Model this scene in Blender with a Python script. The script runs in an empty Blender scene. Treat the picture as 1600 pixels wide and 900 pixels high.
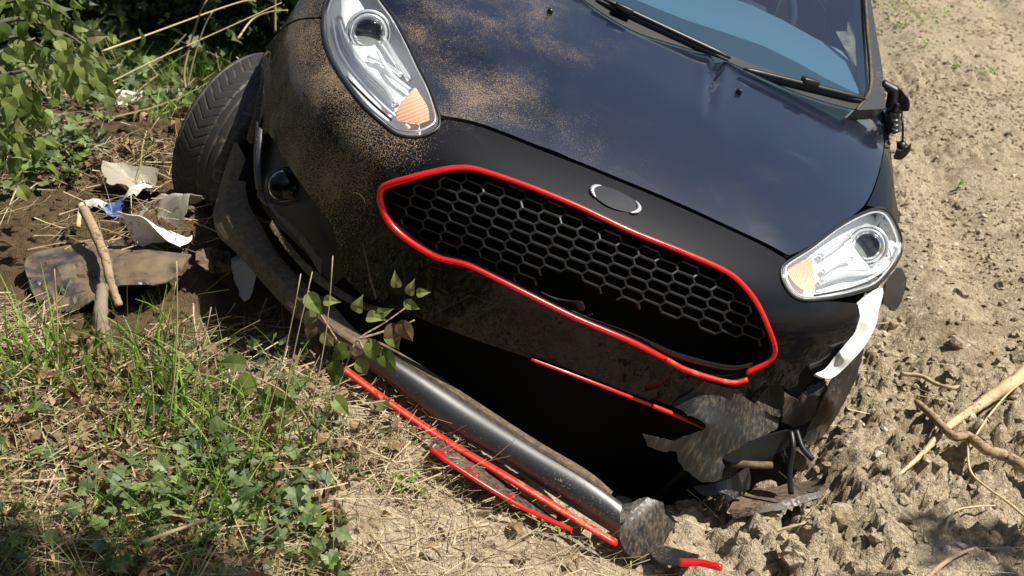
import bpy, bmesh, math, random
import numpy as np
from mathutils import Vector, Matrix, geometry
random.seed(7); rng = np.random.default_rng(7)
scene = bpy.context.scene
PI = math.pi
# ---------------------------------------------------------------- camera
F_PX = 2222.0; TH = math.radians(25.0)
CAM = np.array([0.0, 0.0, 1.65])
cd = bpy.data.cameras.new('camera'); cam = bpy.data.objects.new('camera', cd)
scene.collection.objects.link(cam); scene.camera = cam
cam.location = CAM; cam.rotation_euler = (PI/2 - TH, 0, 0)
cd.sensor_width = 36.0; cd.lens = 36.0*F_PX/1600.0
cd.clip_end = 600.0; cd.clip_start = 0.05
cd.dof.use_dof = True; cd.dof.focus_distance = 3.45; cd.dof.aperture_fstop = 6.3
# ---------------------------------------------------------------- world, sun, exposure
SUN = np.array([0.54, -0.14, 0.83]); SUN = SUN/np.linalg.norm(SUN)
world = bpy.data.worlds.new('World'); scene.world = world; world.use_nodes = True
wn = world.node_tree.nodes; wl = world.node_tree.links
sky = wn.new('ShaderNodeTexSky'); sky.sky_type = 'NISHITA'; sky.sun_disc = False
sky.sun_elevation = math.asin(SUN[2]); sky.sun_rotation = math.atan2(SUN[0], SUN[1])
sky.air_density = 1.0; sky.dust_density = 1.0; sky.ozone_density = 1.2
tcw = wn.new('ShaderNodeTexCoord'); cn = wn.new('ShaderNodeTexNoise'); cn.inputs['Scale'].default_value = 3.2; cn.inputs['Detail'].default_value = 5; cn.inputs['Distortion'].default_value = .4
cm = wn.new('ShaderNodeMapRange'); cm.interpolation_type = 'SMOOTHSTEP'; cm.inputs['From Min'].default_value = .54; cm.inputs['From Max'].default_value = .78; cm.inputs['To Max'].default_value = .75
cx = wn.new('ShaderNodeMix'); cx.data_type = 'RGBA'; cx.inputs[7].default_value = (13, 13.4, 14.2, 1)     # thin drifting clouds
wl.new(tcw.outputs['Generated'], cn.inputs['Vector']); wl.new(cn.outputs[0], cm.inputs[0]); wl.new(cm.outputs[0], cx.inputs[0]); wl.new(sky.outputs[0], cx.inputs[6])
wl.new(cx.outputs[2], wn['Background'].inputs[0]); wn['Background'].inputs[1].default_value = 0.058
sd = bpy.data.lights.new('sun', 'SUN'); sd.energy = 5.0; sd.angle = math.radians(0.53); sd.color = (1.0, 0.95, 0.86)
sun = bpy.data.objects.new('sun', sd); scene.collection.objects.link(sun)
sun.rotation_euler = Vector(SUN).to_track_quat('Z', 'Y').to_euler()
vs = scene.view_settings; vs.view_transform = 'Standard'; vs.look = 'None'; vs.gamma = 1.0; vs.use_curve_mapping = False
vs.exposure = 0.62
scene.render.engine = 'CYCLES'
scene.cycles.max_bounces = 8; scene.cycles.transparent_max_bounces = 16
# ---------------------------------------------------------------- frames
# car frame: x to the car's left, y to its rear, z up; A, OFF take it to the world
A = np.array([[0.91854, 0.06659, 0.38968], [-0.06796, 0.99763, -0.01029], [-0.38944, -0.01704, 0.92089]])
u_, s_, vt_ = np.linalg.svd(A); A = u_@vt_
CC = np.array([-0.49051, -3.03866, 1.82821])
OFF = CAM - A@CC
RIGHT = np.array([1, 0, 0.]); UP = np.array([0, math.sin(TH), math.cos(TH)]); FWD = np.array([0, math.cos(TH), -math.sin(TH)])
def rays_w(px):
    px = np.atleast_2d(np.asarray(px, float))
    d = np.outer((px[:, 0]-800)/F_PX, RIGHT) + np.outer((450-px[:, 1])/F_PX, UP) + FWD
    return d/np.linalg.norm(d, axis=1)[:, None]
def rays_c(px): return rays_w(px)@A
def w2c(p): return (np.atleast_2d(p)-OFF)@A
def c2w(p): return np.atleast_2d(p)@A.T + OFF
def at_y(pxy):                       # pixel + car depth -> car point
    a = np.atleast_2d(np.asarray(pxy, float)); d = rays_c(a[:, :2]); t = (a[:, 2]-CC[1])/d[:, 1]
    return CC + d*t[:, None]
def at_wy(pxy):                      # pixel + world depth -> world point
    a = np.atleast_2d(np.asarray(pxy, float)); d = rays_w(a[:, :2]); t = (a[:, 2]-CAM[1])/d[:, 1]
    return CAM + d*t[:, None]
# ---------------------------------------------------------------- numpy noise
_perm = np.random.default_rng(3).random((256, 256))
def vnoise(x, y):
    xi = np.floor(x).astype(int); yi = np.floor(y).astype(int); xf = x-xi; yf = y-yi
    xf = xf*xf*(3-2*xf); yf = yf*yf*(3-2*yf)
    g = lambda i, j: _perm[i % 256, j % 256]
    return (g(xi, yi)*(1-xf)+g(xi+1, yi)*xf)*(1-yf) + (g(xi, yi+1)*(1-xf)+g(xi+1, yi+1)*xf)*yf
def fbm(x, y, o=4, gain=.5):
    s = 0; a = 1; n = 0
    for k in range(o):
        s = s+a*vnoise(x*2**k+17*k, y*2**k+31*k); n += a; a *= gain
    return s/n
def cells(x, y):                     # lumpy domes, each with a height of its own
    xi = np.floor(x).astype(int); yi = np.floor(y).astype(int); best = np.full(np.shape(x), 9.); hv = np.zeros(np.shape(x))
    for i in (-1, 0, 1):
        for j in (-1, 0, 1):
            a = _perm[(xi+i) % 256, (yi+j) % 256]; b = _perm[(yi+j+91) % 256, (xi+i+37) % 256]
            d = (x-(xi+i+a))**2+(y-(yi+j+b))**2; k = d < best; best = np.where(k, d, best); hv = np.where(k, _perm[(xi+i+11) % 256, (yi+j+5) % 256], hv)
    return np.clip(1-best*1.5, 0, 1)**.8*(.2+.8*hv)
def sm(a, b, x): t = np.clip((x-a)/(b-a), 0, 1); return t*t*(3-2*t)
# ---------------------------------------------------------------- ground height
HX = np.array([-40, -6, -2.5, -1.4, -.9, -.5, -.2, .1, .3, .7, 1.2, 2.2, 5, 40])
HZ = np.array([2.5, .75, .22, .08, .02, -.03, -.16, -.33, -.42, -.47, -.43, -.36, -.30, .2])
def ground_base(x, y):
    h = np.interp(x, HX, HZ)
    h = h + np.where(x < .2, np.minimum(0, (y-3.0))*.14*sm(.3, -.5, x), 0)
    h = h - .22*sm(4.6, 6.0, y)*sm(.2, -1.0, x)
    # hollow under the car
    c = w2c(np.stack([x.ravel(), y.ravel(), np.full(x.size, -.3)], 1)); cx = c[:, 0].reshape(x.shape); cy = c[:, 1].reshape(x.shape)
    ins = sm(-.78, -.6, cx)*sm(.95, .75, cx)*sm(.05, .3, cy)*sm(4.3, 3.9, cy)
    h = h - .16*ins
    h = h - .10*sm(.55, .85, cx)*sm(1.35, 1.0, cx)*sm(.5, 1.0, cy)*sm(4.6, 4.0, cy)
    # soil heap in front of the wheel, and the rut on the right
    h = h + .13*np.exp(-(((x+1.10)/.30)**2+((y-4.35)/.28)**2))
    h = h + .17*np.exp(-(((x+.93)/.19)**2+((y-3.64)/.15)**2))
    for tx in (1.55, 2.3): h = h - .035*np.exp(-((x-tx-.12*(y-4))/.10)**2)*sm(3.6, 4.4, y)
    h = h + .05*np.exp(-(((x+.62)/.16)**2+((y-3.42)/.2)**2))
    h = h + .05*np.exp(-(((x-.95)/.35)**2+((y-2.85)/.2)**2))
    return h
def rough(x, y):                     # how cloddy the soil is
    r = .40 + .75*sm(.3, .8, x)
    r = r*(1-.80*sm(.9, 1.4, x)*sm(3.4, 4.2, y))
    r = np.maximum(r, .9*np.exp(-(((x+.9)/.55)**2+((y-3.9)/.6)**2)))
    return r
def ground_true(x, y):
    x = np.asarray(x, float); y = np.asarray(y, float)
    h = ground_base(x, y)
    near = sm(16, 8, np.hypot(x, y-3))
    n1 = fbm(x*2.3+5, y*2.3, 4)-.5
    wx = x+.05*(fbm(x*9, y*9+40, 2)-.5); wy = y+.05*(fbm(x*9+70, y*9, 2)-.5)
    r = rough(x, y); patch = .35+1.1*sm(.36, .66, fbm(x*1.9+3, y*1.9+8, 3))
    c1 = cells(wx*10, wy*10); c2 = cells(wx*22+7, wy*22+3); c3 = cells(wx*47+1, wy*47+5)
    n4 = fbm(x*90, y*90, 2)-.5
    return h + .10*n1*(.4+.6*r) + near*r*patch*(.062*(c1-.35)+.036*(c2-.35)+.020*(c3-.35)+.012*n4) + near*sm(.3, 1.2, x)*patch*(.012*(c3-.35)+.005*(c2-.35)+.014*n4)
def graded(lo, hi, f0, f1, step, grow=1.16):
    c = list(np.arange(f0, f1, step)); s = step; x = f1
    while x < hi: c.append(x); s *= grow; x += s
    c.append(hi); s = step; x = f0-step; d = []
    while x > lo: d.append(x); s *= grow; x -= s
    return np.array([lo]+d[::-1]+c)
gx = graded(-150, 150, -1.75, 2.5, .0095, 1.09); gy = graded(-40, 300, 2.1, 5.0, .0095, 1.03)
X, Y = np.meshgrid(gx, gy); Z = ground_true(X, Y)
def ground_h(x, y):                  # height of the ground sheet as built
    x = np.asarray(x, float); y = np.asarray(y, float)
    i = np.clip(np.searchsorted(gx, x)-1, 0, len(gx)-2); j = np.clip(np.searchsorted(gy, y)-1, 0, len(gy)-2)
    u = (x-gx[i])/(gx[i+1]-gx[i]); v = (y-gy[j])/(gy[j+1]-gy[j])
    return (Z[j, i]*(1-u)+Z[j, i+1]*u)*(1-v)+(Z[j+1, i]*(1-u)+Z[j+1, i+1]*u)*v
def gp(px, py, lift=0.0):            # pixel -> world point on the ground
    px = np.atleast_1d(np.asarray(px, float)); py = np.atleast_1d(np.asarray(py, float))
    d = rays_w(np.stack([px, py], 1)); t = np.full(len(px), 1.6); done = np.zeros(len(px), bool)
    for k in range(900):
        p = CAM+d*t[:, None]; hit = p[:, 2] < ground_h(p[:, 0], p[:, 1])+lift
        done |= hit; t = np.where(done, t, t+.012)
        if done.all(): break
    return CAM+d*t[:, None]
# ---------------------------------------------------------------- mesh helpers
COL = scene.collection
def link(o, parent=None):
    COL.objects.link(o)
    if parent: o.parent = parent
    return o
def mk(name, v, f, mat, parent=None, smooth=True, solid=0, bevel=0, sub=0, autos=None):
    me = bpy.data.meshes.new(name)
    v = np.asarray(v, float); me.from_pydata(v.tolist(), [], [list(map(int, q)) for q in f]); me.validate(); me.update()
    me.materials.append(mat)
    if smooth: me.polygons.foreach_set('use_smooth', [True]*len(me.polygons))
    o = link(bpy.data.objects.new(name, me), parent)
    if solid:
        m = o.modifiers.new('thick', 'SOLIDIFY'); m.thickness = solid; m.offset = -1; e_ = o.modifiers.new('edge', 'EDGE_SPLIT'); e_.split_angle = .30
    if bevel:
        m = o.modifiers.new('bevel', 'BEVEL'); m.width = bevel; m.segments = 2; m.limit_method = 'ANGLE'; m.angle_limit = .6
    if sub:
        m = o.modifiers.new('sub', 'SUBSURF'); m.levels = sub; m.render_levels = sub
    return o
def mk_np(name, v, f, mat, parent=None, smooth=False):   # many faces, all with the same corner count
    me = bpy.data.meshes.new(name); v = np.ascontiguousarray(v, np.float32); f = np.ascontiguousarray(f, np.int32)
    n, k = f.shape
    me.vertices.add(len(v)); me.vertices.foreach_set('co', v.ravel())
    me.loops.add(n*k); me.loops.foreach_set('vertex_index', f.ravel())
    me.polygons.add(n); me.polygons.foreach_set('loop_start', np.arange(n, dtype=np.int32)*k)
    try: me.polygons.foreach_set('loop_total', np.full(n, k, np.int32))
    except Exception: pass
    me.polygons.foreach_set('use_smooth', np.full(n, smooth))
    me.update(calc_edges=True); me.materials.append(mat)
    return link(bpy.data.objects.new(name, me), parent)
def tag(o, label=None, cat=None, group=None, kind=None):
    if label: o['label'] = label
    if cat: o['category'] = cat
    if group: o['group'] = group
    if kind: o['kind'] = kind
    return o
def empty(name, loc=(0, 0, 0)):
    o = bpy.data.objects.new(name, None); o.location = loc; o.empty_display_size = .1
    return link(o)
def catmull(p, n=6, closed=False, corner=55):
    p = [np.asarray(q, float) for q in p]; N = len(p); out = []
    def isc(i):
        if not closed and (i == 0 or i == N-1): return True
        a = p[i][:2]-p[i-1][:2]; b = p[(i+1) % N][:2]-p[i][:2]
        ca = np.dot(a, b)/(np.linalg.norm(a)*np.linalg.norm(b)+1e-9)
        return ca < math.cos(math.radians(corner))
    cs = [isc(i) for i in range(N)]
    for i in range(N if closed else N-1):
        p1 = p[i]; p2 = p[(i+1) % N]
        p0 = p1-(p2-p1) if cs[i] else p[i-1]
        p3 = p2+(p2-p1) if cs[(i+1) % N] else p[(i+2) % N]
        for k in range(n):
            t = k/n
            out.append(.5*((2*p1)+(p2-p0)*t+(2*p0-5*p1+4*p2-p3)*t*t+(3*p1-p0-3*p2+p3)*t**3))
    if not closed: out.append(p[-1])
    return np.array(out)
def resample(P, step):
    P = np.asarray(P, float); seg = np.linalg.norm(np.diff(P, axis=0), axis=1); s = np.r_[0, np.cumsum(seg)]
    n = max(2, int(round(s[-1]/step))+1); t = np.linspace(0, s[-1], n)
    return np.stack([np.interp(t, s, P[:, k]) for k in range(P.shape[1])], 1)
def inside(pts, poly):
    x, y = pts[:, 0], pts[:, 1]; r = np.zeros(len(pts), bool); n = len(poly); j = n-1
    for i in range(n):
        xi, yi = poly[i][:2]; xj, yj = poly[j][:2]
        if yi != yj: r ^= ((yi > y) != (yj > y)) & (x < (xj-xi)*(y-yi)/(yj-yi)+xi)
        j = i
    return r
def fill(poly, step=9, holes=(), n=4):
    """triangulated pixel polygon with inner points -> 2d points, triangles"""
    loops = []
    for q in (poly, *holes):
        c = catmull(q, n, True) if n > 1 else np.array([np.asarray(a, float) for a in q])
        c2 = resample(np.vstack([c, c[:1]]), step*.8)[:-1]; loops.append(c2[:, :2])
    L = loops[0]; x0, y0 = L.min(0); x1, y1 = L.max(0)
    gx, gy = np.meshgrid(np.arange(x0, x1, step), np.arange(y0, y1, step*.87)); gx = gx+(np.arange(gx.shape[0]) % 2)[:, None]*step*.5
    P = np.stack([gx.ravel(), gy.ravel()], 1); keep = inside(P, L)
    for h in loops[1:]: keep &= ~inside(P, h)
    P = P[keep]; B = np.vstack(loops)
    if len(P):
        d = np.min(np.hypot(P[:, None, 0]-B[None, :, 0], P[:, None, 1]-B[None, :, 1]), axis=1); P = P[d > step*.45]
    V = np.vstack([B, P]) if len(P) else B; E = []; o = 0
    for l in loops:
        E += [(o+i, o+(i+1) % len(l)) for i in range(len(l))]; o += len(l)
    r = geometry.delaunay_2d_cdt([Vector(a) for a in V], E, [], 0, 1e-4)
    V2 = np.array([tuple(a) for a in r[0]]); T = np.array([t for t in r[2] if len(t) == 3])
    c = V2[T].mean(1); k = inside(c, L)
    for h in loops[1:]: k &= ~inside(c, h)
    T = T[k]
    a = V2[T]; ar = (a[:, 1, 0]-a[:, 0, 0])*(a[:, 2, 1]-a[:, 0, 1])-(a[:, 1, 1]-a[:, 0, 1])*(a[:, 2, 0]-a[:, 0, 0])
    T = np.where((ar > 0)[:, None], T[:, ::-1], T)      # face the camera
    return V2, T, loops
def tube(path, rad, n=8, cap=True, flat=1.0, upv=None):
    """sweep a ring along 3d points; rad scalar or list"""
    P = np.asarray(path, float); N = len(P); rad = np.broadcast_to(np.asarray(rad, float), (N,))
    T = np.gradient(P, axis=0); T /= np.linalg.norm(T, axis=1)[:, None]+1e-12
    u = np.array(upv if upv is not None else [0, 0, 1.]); V = []; 
    if upv is None and abs(T[0]@u) > .9: u = np.array([1., 0, 0])
    for i in range(N):
        s = np.cross(T[i], u); s /= np.linalg.norm(s)+1e-12; w = np.cross(s, T[i])
        if upv is None: u = w
        for k in range(n):
            a = 2*PI*k/n; V.append(P[i]+rad[i]*(math.cos(a)*s+flat*math.sin(a)*w))
    Fc = [(i*n+k, i*n+(k+1) % n, (i+1)*n+(k+1) % n, (i+1)*n+k) for i in range(N-1) for k in range(n)]
    if cap: Fc += [tuple(range(n))[::-1], tuple((N-1)*n+k for k in range(n))]
    return np.array(V), Fc
def join(parts):
    V = []; Fc = []; o = 0
    for v, f in parts:
        V.append(np.asarray(v, float)); Fc += [tuple(int(i)+o for i in q) for q in f]; o += len(v)
    return np.vstack(V), Fc
def box(c, s, R=None):
    c = np.asarray(c, float); h = np.asarray(s, float)/2
    v = np.array([(x, y, z) for x in (-1, 1) for y in (-1, 1) for z in (-1, 1)])*h
    if R is not None: v = v@np.asarray(R).T
    return v+c, [(0, 1, 3, 2), (4, 6, 7, 5), (0, 4, 5, 1), (2, 3, 7, 6), (0, 2, 6, 4), (1, 5, 7, 3)]
def grid_faces(a, b, closed=False):
    return [(i*b+j, i*b+(j+1) % b, (i+1)*b+(j+1) % b, (i+1)*b+j) for i in range(a-1) for j in range(b if closed else b-1)]
# ---------------------------------------------------------------- materials
def newmat(name):
    m = bpy.data.materials.new(name); m.use_nodes = True; nt = m.node_tree
    return m, nt, nt.nodes['Principled BSDF'], nt.nodes['Material Output']
class NB:
    def __init__(s, nt): s.nt = nt
    def n(s, t, **k):
        o = s.nt.nodes.new(t)
        for a, b in k.items():
            if a.startswith('i_'):
                key = a[2:]; key = int(key) if key.isdigit() else key.replace('_', ' ')
                if hasattr(b, 'is_output') or isinstance(b, bpy.types.NodeSocket): s.nt.links.new(b, o.inputs[key])
                else: o.inputs[key].default_value = b
            else: setattr(o, a, b)
        return o
    def noise(s, vec, scale, detail=3, rough=.55, dist=0):
        return s.n('ShaderNodeTexNoise', i_Vector=vec, i_Scale=scale, i_Detail=detail, i_Roughness=rough, i_Distortion=dist).outputs[0]
    def math(s, op, a, b=None, clamp=False):
        o = s.n('ShaderNodeMath', operation=op, use_clamp=clamp)
        for i, q in enumerate((a, b)):
            if q is None: continue
            if isinstance(q, (int, float)): o.inputs[i].default_value = q
            else: s.nt.links.new(q, o.inputs[i])
        return o.outputs[0]
    def mr(s, v, a, b, c=0., d=1., smooth=True):
        o = s.n('ShaderNodeMapRange', interpolation_type='SMOOTHSTEP' if smooth else 'LINEAR')
        for k, q in (('Value', v), ('From Min', a), ('From Max', b), ('To Min', c), ('To Max', d)):
            if isinstance(q, (int, float)): o.inputs[k].default_value = q
            else: s.nt.links.new(q, o.inputs[k])
        return o.outputs[0]
    def mix(s, f, a, b):
        o = s.n('ShaderNodeMix', data_type='RGBA')
        for k, q in ((0, f), (6, a), (7, b)):
            if isinstance(q, (int, float)): o.inputs[k].default_value = q
            elif isinstance(q, tuple): o.inputs[k].default_value = (*q, 1)
            else: s.nt.links.new(q, o.inputs[k])
        return o.outputs[2]
    def bump(s, h, strength, dist=.01):
        return s.n('ShaderNodeBump', i_Height=h, i_Strength=strength, i_Distance=dist).outputs[0]
    def obj(s): return s.n('ShaderNodeTexCoord').outputs['Object']
    def pos(s): return s.n('ShaderNodeNewGeometry').outputs['Position']
def L(m, a, b): m.node_tree.links.new(a, b)
MUD = (.27, .175, .085); MUDD = (.15, .095, .045)
def dirty(name, base, rough=.3, metal=0., coat=0., spec=.5, dust=.3, dscale=160, gx=None, streak=False, blot=.5, mud=MUD, bump=0., thr=(.60, .70), cior=1.5):
    """a solid colour with flecks and patches of dried mud; gx=(x0,x1): more of it from car x0 to x1"""
    m, nt, p, out = newmat(name); b = NB(nt); v = b.obj()
    if streak:
        mp = b.n('ShaderNodeMapping', i_Vector=v, i_Scale=(1, 1, .05), i_Rotation=(0, .55, 0)).outputs[0]
    else: mp = v
    fine = b.noise(mp, dscale, 4, .65); big = b.noise(v, 5.5, 3)
    a = b.math('ADD', b.math('MULTIPLY', b.math('SUBTRACT', big, .5), blot), fine)
    a = b.math('ADD', a, dust-.3)
    if gx:
        x = b.n('ShaderNodeSeparateXYZ', i_0=v).outputs[0]
        a = b.math('ADD', a, b.mr(x, gx[0], gx[1], 0., gx[2]))
    msk = b.mr(a, thr[0], thr[1])
    mc = b.mix(b.noise(v, 40, 2), mud, tuple(q*.55 for q in mud))
    L(m, b.mix(msk, base, mc), p.inputs['Base Color'])
    L(m, b.mr(msk, 0, 1, rough, .92), p.inputs['Roughness'])
    p.inputs['Metallic'].default_value = metal
    if metal: L(m, b.mr(msk, 0, 1, metal, 0.), p.inputs['Metallic'])
    if coat:
        L(m, b.mr(msk, 0, 1, coat, 0.), p.inputs['Coat Weight']); p.inputs['Coat Roughness'].default_value = .025; p.inputs['Coat IOR'].default_value = cior
    p.inputs['Specular IOR Level'].default_value = spec
    if bump: L(m, b.bump(b.math('ADD', msk, fine), bump, .002), p.inputs['Normal'])
    return m
M = {}
M['hood'] = dirty('hood_paint', (.004, .007, .020), .35, .0, 1., .3, dust=.195, dscale=380, gx=(.2, -.45, .17), blot=.50, mud=(.25, .19, .125), thr=(.585, .74), cior=1.66)
_b = NB(M['hood'].node_tree); L(M['hood'], _b.mr(_b.noise(_b.obj(), 7, 5, .6, 1.2), .40, .70, .015, .22), M['hood'].node_tree.nodes['Principled BSDF'].inputs['Coat Roughness'])
M['bumper'] = dirty('bumper_paint', (.003, .003, .005), .5, 0., .65, .08, dust=.14, dscale=330, gx=(-.22, -.64, .27), blot=.40, mud=(.32, .24, .145), thr=(.595, .68), cior=1.40)
M['plastic'] = dirty('muddy_black_plastic', (.016, .016, .016), .42, dust=.31, dscale=120, streak=True, blot=.8, bump=.1, mud=(.17, .125, .075), thr=(.40, .84))
M['muddy'] = dirty('caked_plastic', (.055, .042, .028), .65, dust=.42, dscale=70, blot=.5, bump=.3, mud=(.21, .145, .078), thr=(.45, .85))
M['gloss'] = dirty('scuffed_gloss_black', (.02, .02, .021), .32, spec=.9, dust=.29, dscale=170, blot=.3, mud=(.2, .15, .09))
M['clean'] = dirty('black_plastic', (.012, .012, .013), .42, dust=.1, dscale=120)
M['grille'] = dirty('grille_plastic', (.016, .016, .016), .36, dust=.12, dscale=160)
M['void'] = dirty('void_and_underbody_black', (.004, .004, .004), .8, dust=-.1, spec=.15)  # near-black for the shade inside the openings; shared by underbody parts
M['red'] = dirty('red_trim', (.78, .007, .007), .25, coat=.4, dust=.13, dscale=90, mud=(.55, .12, .04))
M['redworn'] = dirty('worn_red_trim', (.66, .02, .01), .4, dust=.34, dscale=45, streak=True, mud=(.72, .16, .06))
M['rubber'] = dirty('tyre_rubber', (.022, .021, .02), .6, dust=.26, dscale=55, blot=.5, mud=(.12, .09, .055))
def _groove(m):
    nt = m.node_tree; b = NB(nt); p = nt.nodes['Principled BSDF']; old = p.inputs['Base Color'].links[0].from_socket
    at_ = b.n('ShaderNodeAttribute', attribute_name='groove').outputs['Fac']; k = b.math('MULTIPLY', at_, b.mr(b.noise(b.obj(), 30, 2), .40, .70, 0., .7)); L(m, b.mix(k, old, (.20, .16, .105)), p.inputs['Base Color'])
_groove(M['rubber'])
M['white'] = dirty('white_bumper_core', (.78, .78, .74), .5, dust=.1, dscale=30)
M['chrome'] = dirty('lamp_chrome', (.92, .93, .95), .22, metal=.7, dust=.06, dscale=60)
M['silver'] = dirty('lamp_silver', (.86, .87, .88), .35, metal=.25, dust=.10, dscale=120)
M['amber'] = dirty('amber_reflector', (.66, .36, .24), .35, metal=.2, dust=.34, dscale=160, mud=(.72, .62, .54))
M['alloy'] = dirty('alloy', (.35, .35, .36), .35, metal=.8, dust=.3)
M['interior'] = dirty('interior_plastic', (.14, .19, .22), .6, dust=.05)
M['seat'] = dirty('seat_cloth', (.035, .045, .06), .9, dust=.0)
M['wood'] = dirty('root_bark', (.34, .24, .14), .85, dust=.36, dscale=70, mud=(.20, .13, .07), bump=.6)
M['paleroot'] = dirty('pale_root', (.50, .38, .22), .85, dust=.3, dscale=60, mud=(.3, .2, .1), bump=.5)
M['oldwood'] = dirty('grey_wood', (.22, .17, .12), .9, dust=.3, dscale=50, streak=True, mud=(.1, .07, .04), bump=.7)
M['straw'] = dirty('straw', (.50, .40, .22), .8, dust=.2, dscale=30, mud=(.34, .25, .12))
M['paper'] = dirty('white_paper', (.70, .68, .63), .7, dust=.27, dscale=30, mud=(.45, .36, .25))
M['bag'] = dirty('muddy_bag', (.36, .32, .25), .4, dust=.36, dscale=26, mud=(.22, .15, .08))
M['blue'] = dirty('blue_print', (.05, .10, .28), .5, dust=.28, dscale=30)
M['sheet'] = dirty('muddy_sheet', (.035, .033, .034), .45, thr=(.36, .80), dust=.44, dscale=20, blot=.9, mud=(.22, .155, .09))
M['trunk'] = dirty('bark', (.10, .085, .065), .9, dust=.3, dscale=25, mud=(.06, .07, .03), bump=.8)
def glassmat(name, tint, gloss=1.0, dustamt=.0):
    m, nt, p, out = newmat(name); b = NB(nt); nt.nodes.remove(p)
    tr = b.n('ShaderNodeBsdfTransparent', i_Color=(*tint, 1)); gl = b.n('ShaderNodeBsdfGlossy', i_Roughness=.03)
    fr = b.n('ShaderNodeFresnel', i_IOR=1.5).outputs[0]
    mx = b.n('ShaderNodeMixShader'); L(m, b.math('MULTIPLY', fr, gloss, True), mx.inputs[0]); L(m, tr.outputs[0], mx.inputs[1]); L(m, gl.outputs[0], mx.inputs[2])
    df = b.n('ShaderNodeBsdfDiffuse', i_Color=(.36, .30, .22, 1)); m2 = b.n('ShaderNodeMixShader')
    d = b.mr(b.noise(b.obj(), 190, 4, .65), .60, .72, 0., dustamt)
    L(m, d, m2.inputs[0]); L(m, mx.outputs[0], m2.inputs[1]); L(m, df.outputs[0], m2.inputs[2]); L(m, m2.outputs[0], out.inputs[0])
    return m
M['lens'] = glassmat('headlight_lens', (.98, .99, .99), .9, .3)
M['glass'] = glassmat('windscreen_glass', (.62, .83, .95), 4.2, .10)
M['bulb'] = glassmat('projector_lens', (.50, .51, .50), .9, .2)
def leafmat(name, cols, trans=.35, rough=.5):
    m, nt, p, out = newmat(name); b = NB(nt)
    rnd = b.n('ShaderNodeNewGeometry').outputs['Random Per Island']
    cr = b.n('ShaderNodeValToRGB'); e = cr.color_ramp.elements
    for i, c in enumerate(cols):
        q = e[i] if i < 2 else e.new(.5)
        q.position = i/(len(cols)-1)
    for i, c in enumerate(cols): e[i].position = i/(len(cols)-1); e[i].color = (*c, 1)
    L(m, rnd, cr.inputs[0])
    v = b.noise(b.obj(), 60, 3)
    col = b.mix(b.mr(v, .35, .7, 0., .45), cr.outputs[0], tuple(x*.6 for x in cols[0]))
    L(m, col, p.inputs['Base Color']); p.inputs['Roughness'].default_value = rough
    t = b.n('ShaderNodeBsdfTranslucent'); L(m, col, t.inputs[0]); mx = b.n('ShaderNodeMixShader', i_0=trans)
    L(m, p.outputs[0], mx.inputs[1]); L(m, t.outputs[0], mx.inputs[2]); L(m, mx.outputs[0], out.inputs[0])
    return m
M['ivy'] = leafmat('ivy_leaf', [(.05, .085, .035), (.13, .18, .065), (.22, .27, .11), (.24, .34, .07)])
M['leaf'] = leafmat('shrub_leaf', [(.06, .11, .025), (.13, .20, .04), (.20, .27, .06)], .4)
M['dead'] = leafmat('dead_leaf', [(.13, .075, .04), (.26, .16, .08), (.40, .27, .14), (.20, .15, .08)], .15, .8)
M['grass'] = leafmat('grass_blade', [(.09, .18, .02), (.20, .34, .035), (.32, .44, .07)], .4)
M['canopy'] = leafmat('canopy_leaf', [(.03, .06, .015), (.06, .11, .025), (.11, .18, .04)], .35)
M['strawbits'] = leafmat('dry_litter', [(.30, .22, .12), (.48, .38, .21), (.62, .53, .33), (.38, .28, .16)], .1, .8)
def soilmat():
    m, nt, p, out = newmat('soil'); b = NB(nt); v = b.pos()
    n1 = b.noise(v, 1.7, 5); n2 = b.noise(v, 16, 6, .6); n3 = b.noise(v, 90, 4, .65)
    dry = b.mix(n2, (.26, .195, .115), (.58, .475, .325))
    dry = b.mix(b.mr(n3, .45, .75), dry, (.68, .59, .45))
    dry = b.mix(b.mr(b.noise(v, 5.5, 4), .52, .70, 0., .6), dry, (.24, .17, .10)); dry = b.mix(b.mr(b.noise(v, 34, 5, .7), .56, .66, 0., .7), dry, (.18, .125, .075)); dry = b.mix(b.mr(b.noise(v, 130, 3, .7), .58, .66, 0., .7), dry, (.15, .10, .06)); wet = b.mix(n2, (.05, .032, .016), (.17, .115, .06))
    s = b.n('ShaderNodeSeparateXYZ', i_0=v); x = s.outputs[0]; y = s.outputs[1]
    a = b.math('ADD', b.mr(x, -1.1, .0), b.math('MULTIPLY', b.mr(y, 4.0, 5.0, 0., -.5), b.mr(x, .6, -.3))); a = b.math('ADD', a, b.math('MULTIPLY', b.math('SUBTRACT', n1, .5), 1.6))
    nr = b.mr(b.math('ADD', b.math('ABSOLUTE', b.math('ADD', x, -.1)), b.math('ABSOLUTE', b.math('SUBTRACT', y, 2.75))), .2, .9, .5, 0.)
    a = b.math('ADD', a, nr)
    L(m, b.mix(b.mr(a, .15, .75), wet, dry), p.inputs['Base Color'])
    p.inputs['Roughness'].default_value = .95; p.inputs['Specular IOR Level'].default_value = .2
    h = b.math('ADD', n3, b.math('MULTIPLY', b.noise(v, 260, 3), .6))
    L(m, b.bump(h, 1., .014), p.inputs['Normal']); return m
M['soil'] = soilmat()
# ================================================================ GROUND
nx, ny = len(gx), len(gy)
i = np.arange(ny-1)[:, None]*nx+np.arange(nx-1)[None]
fq = np.stack([i, i+1, i+nx+1, i+nx], -1).reshape(-1, 4)
tag(mk_np('ground', np.stack([X, Y, Z], -1).reshape(-1, 3), fq, M['soil'], smooth=True), kind='structure')
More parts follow.
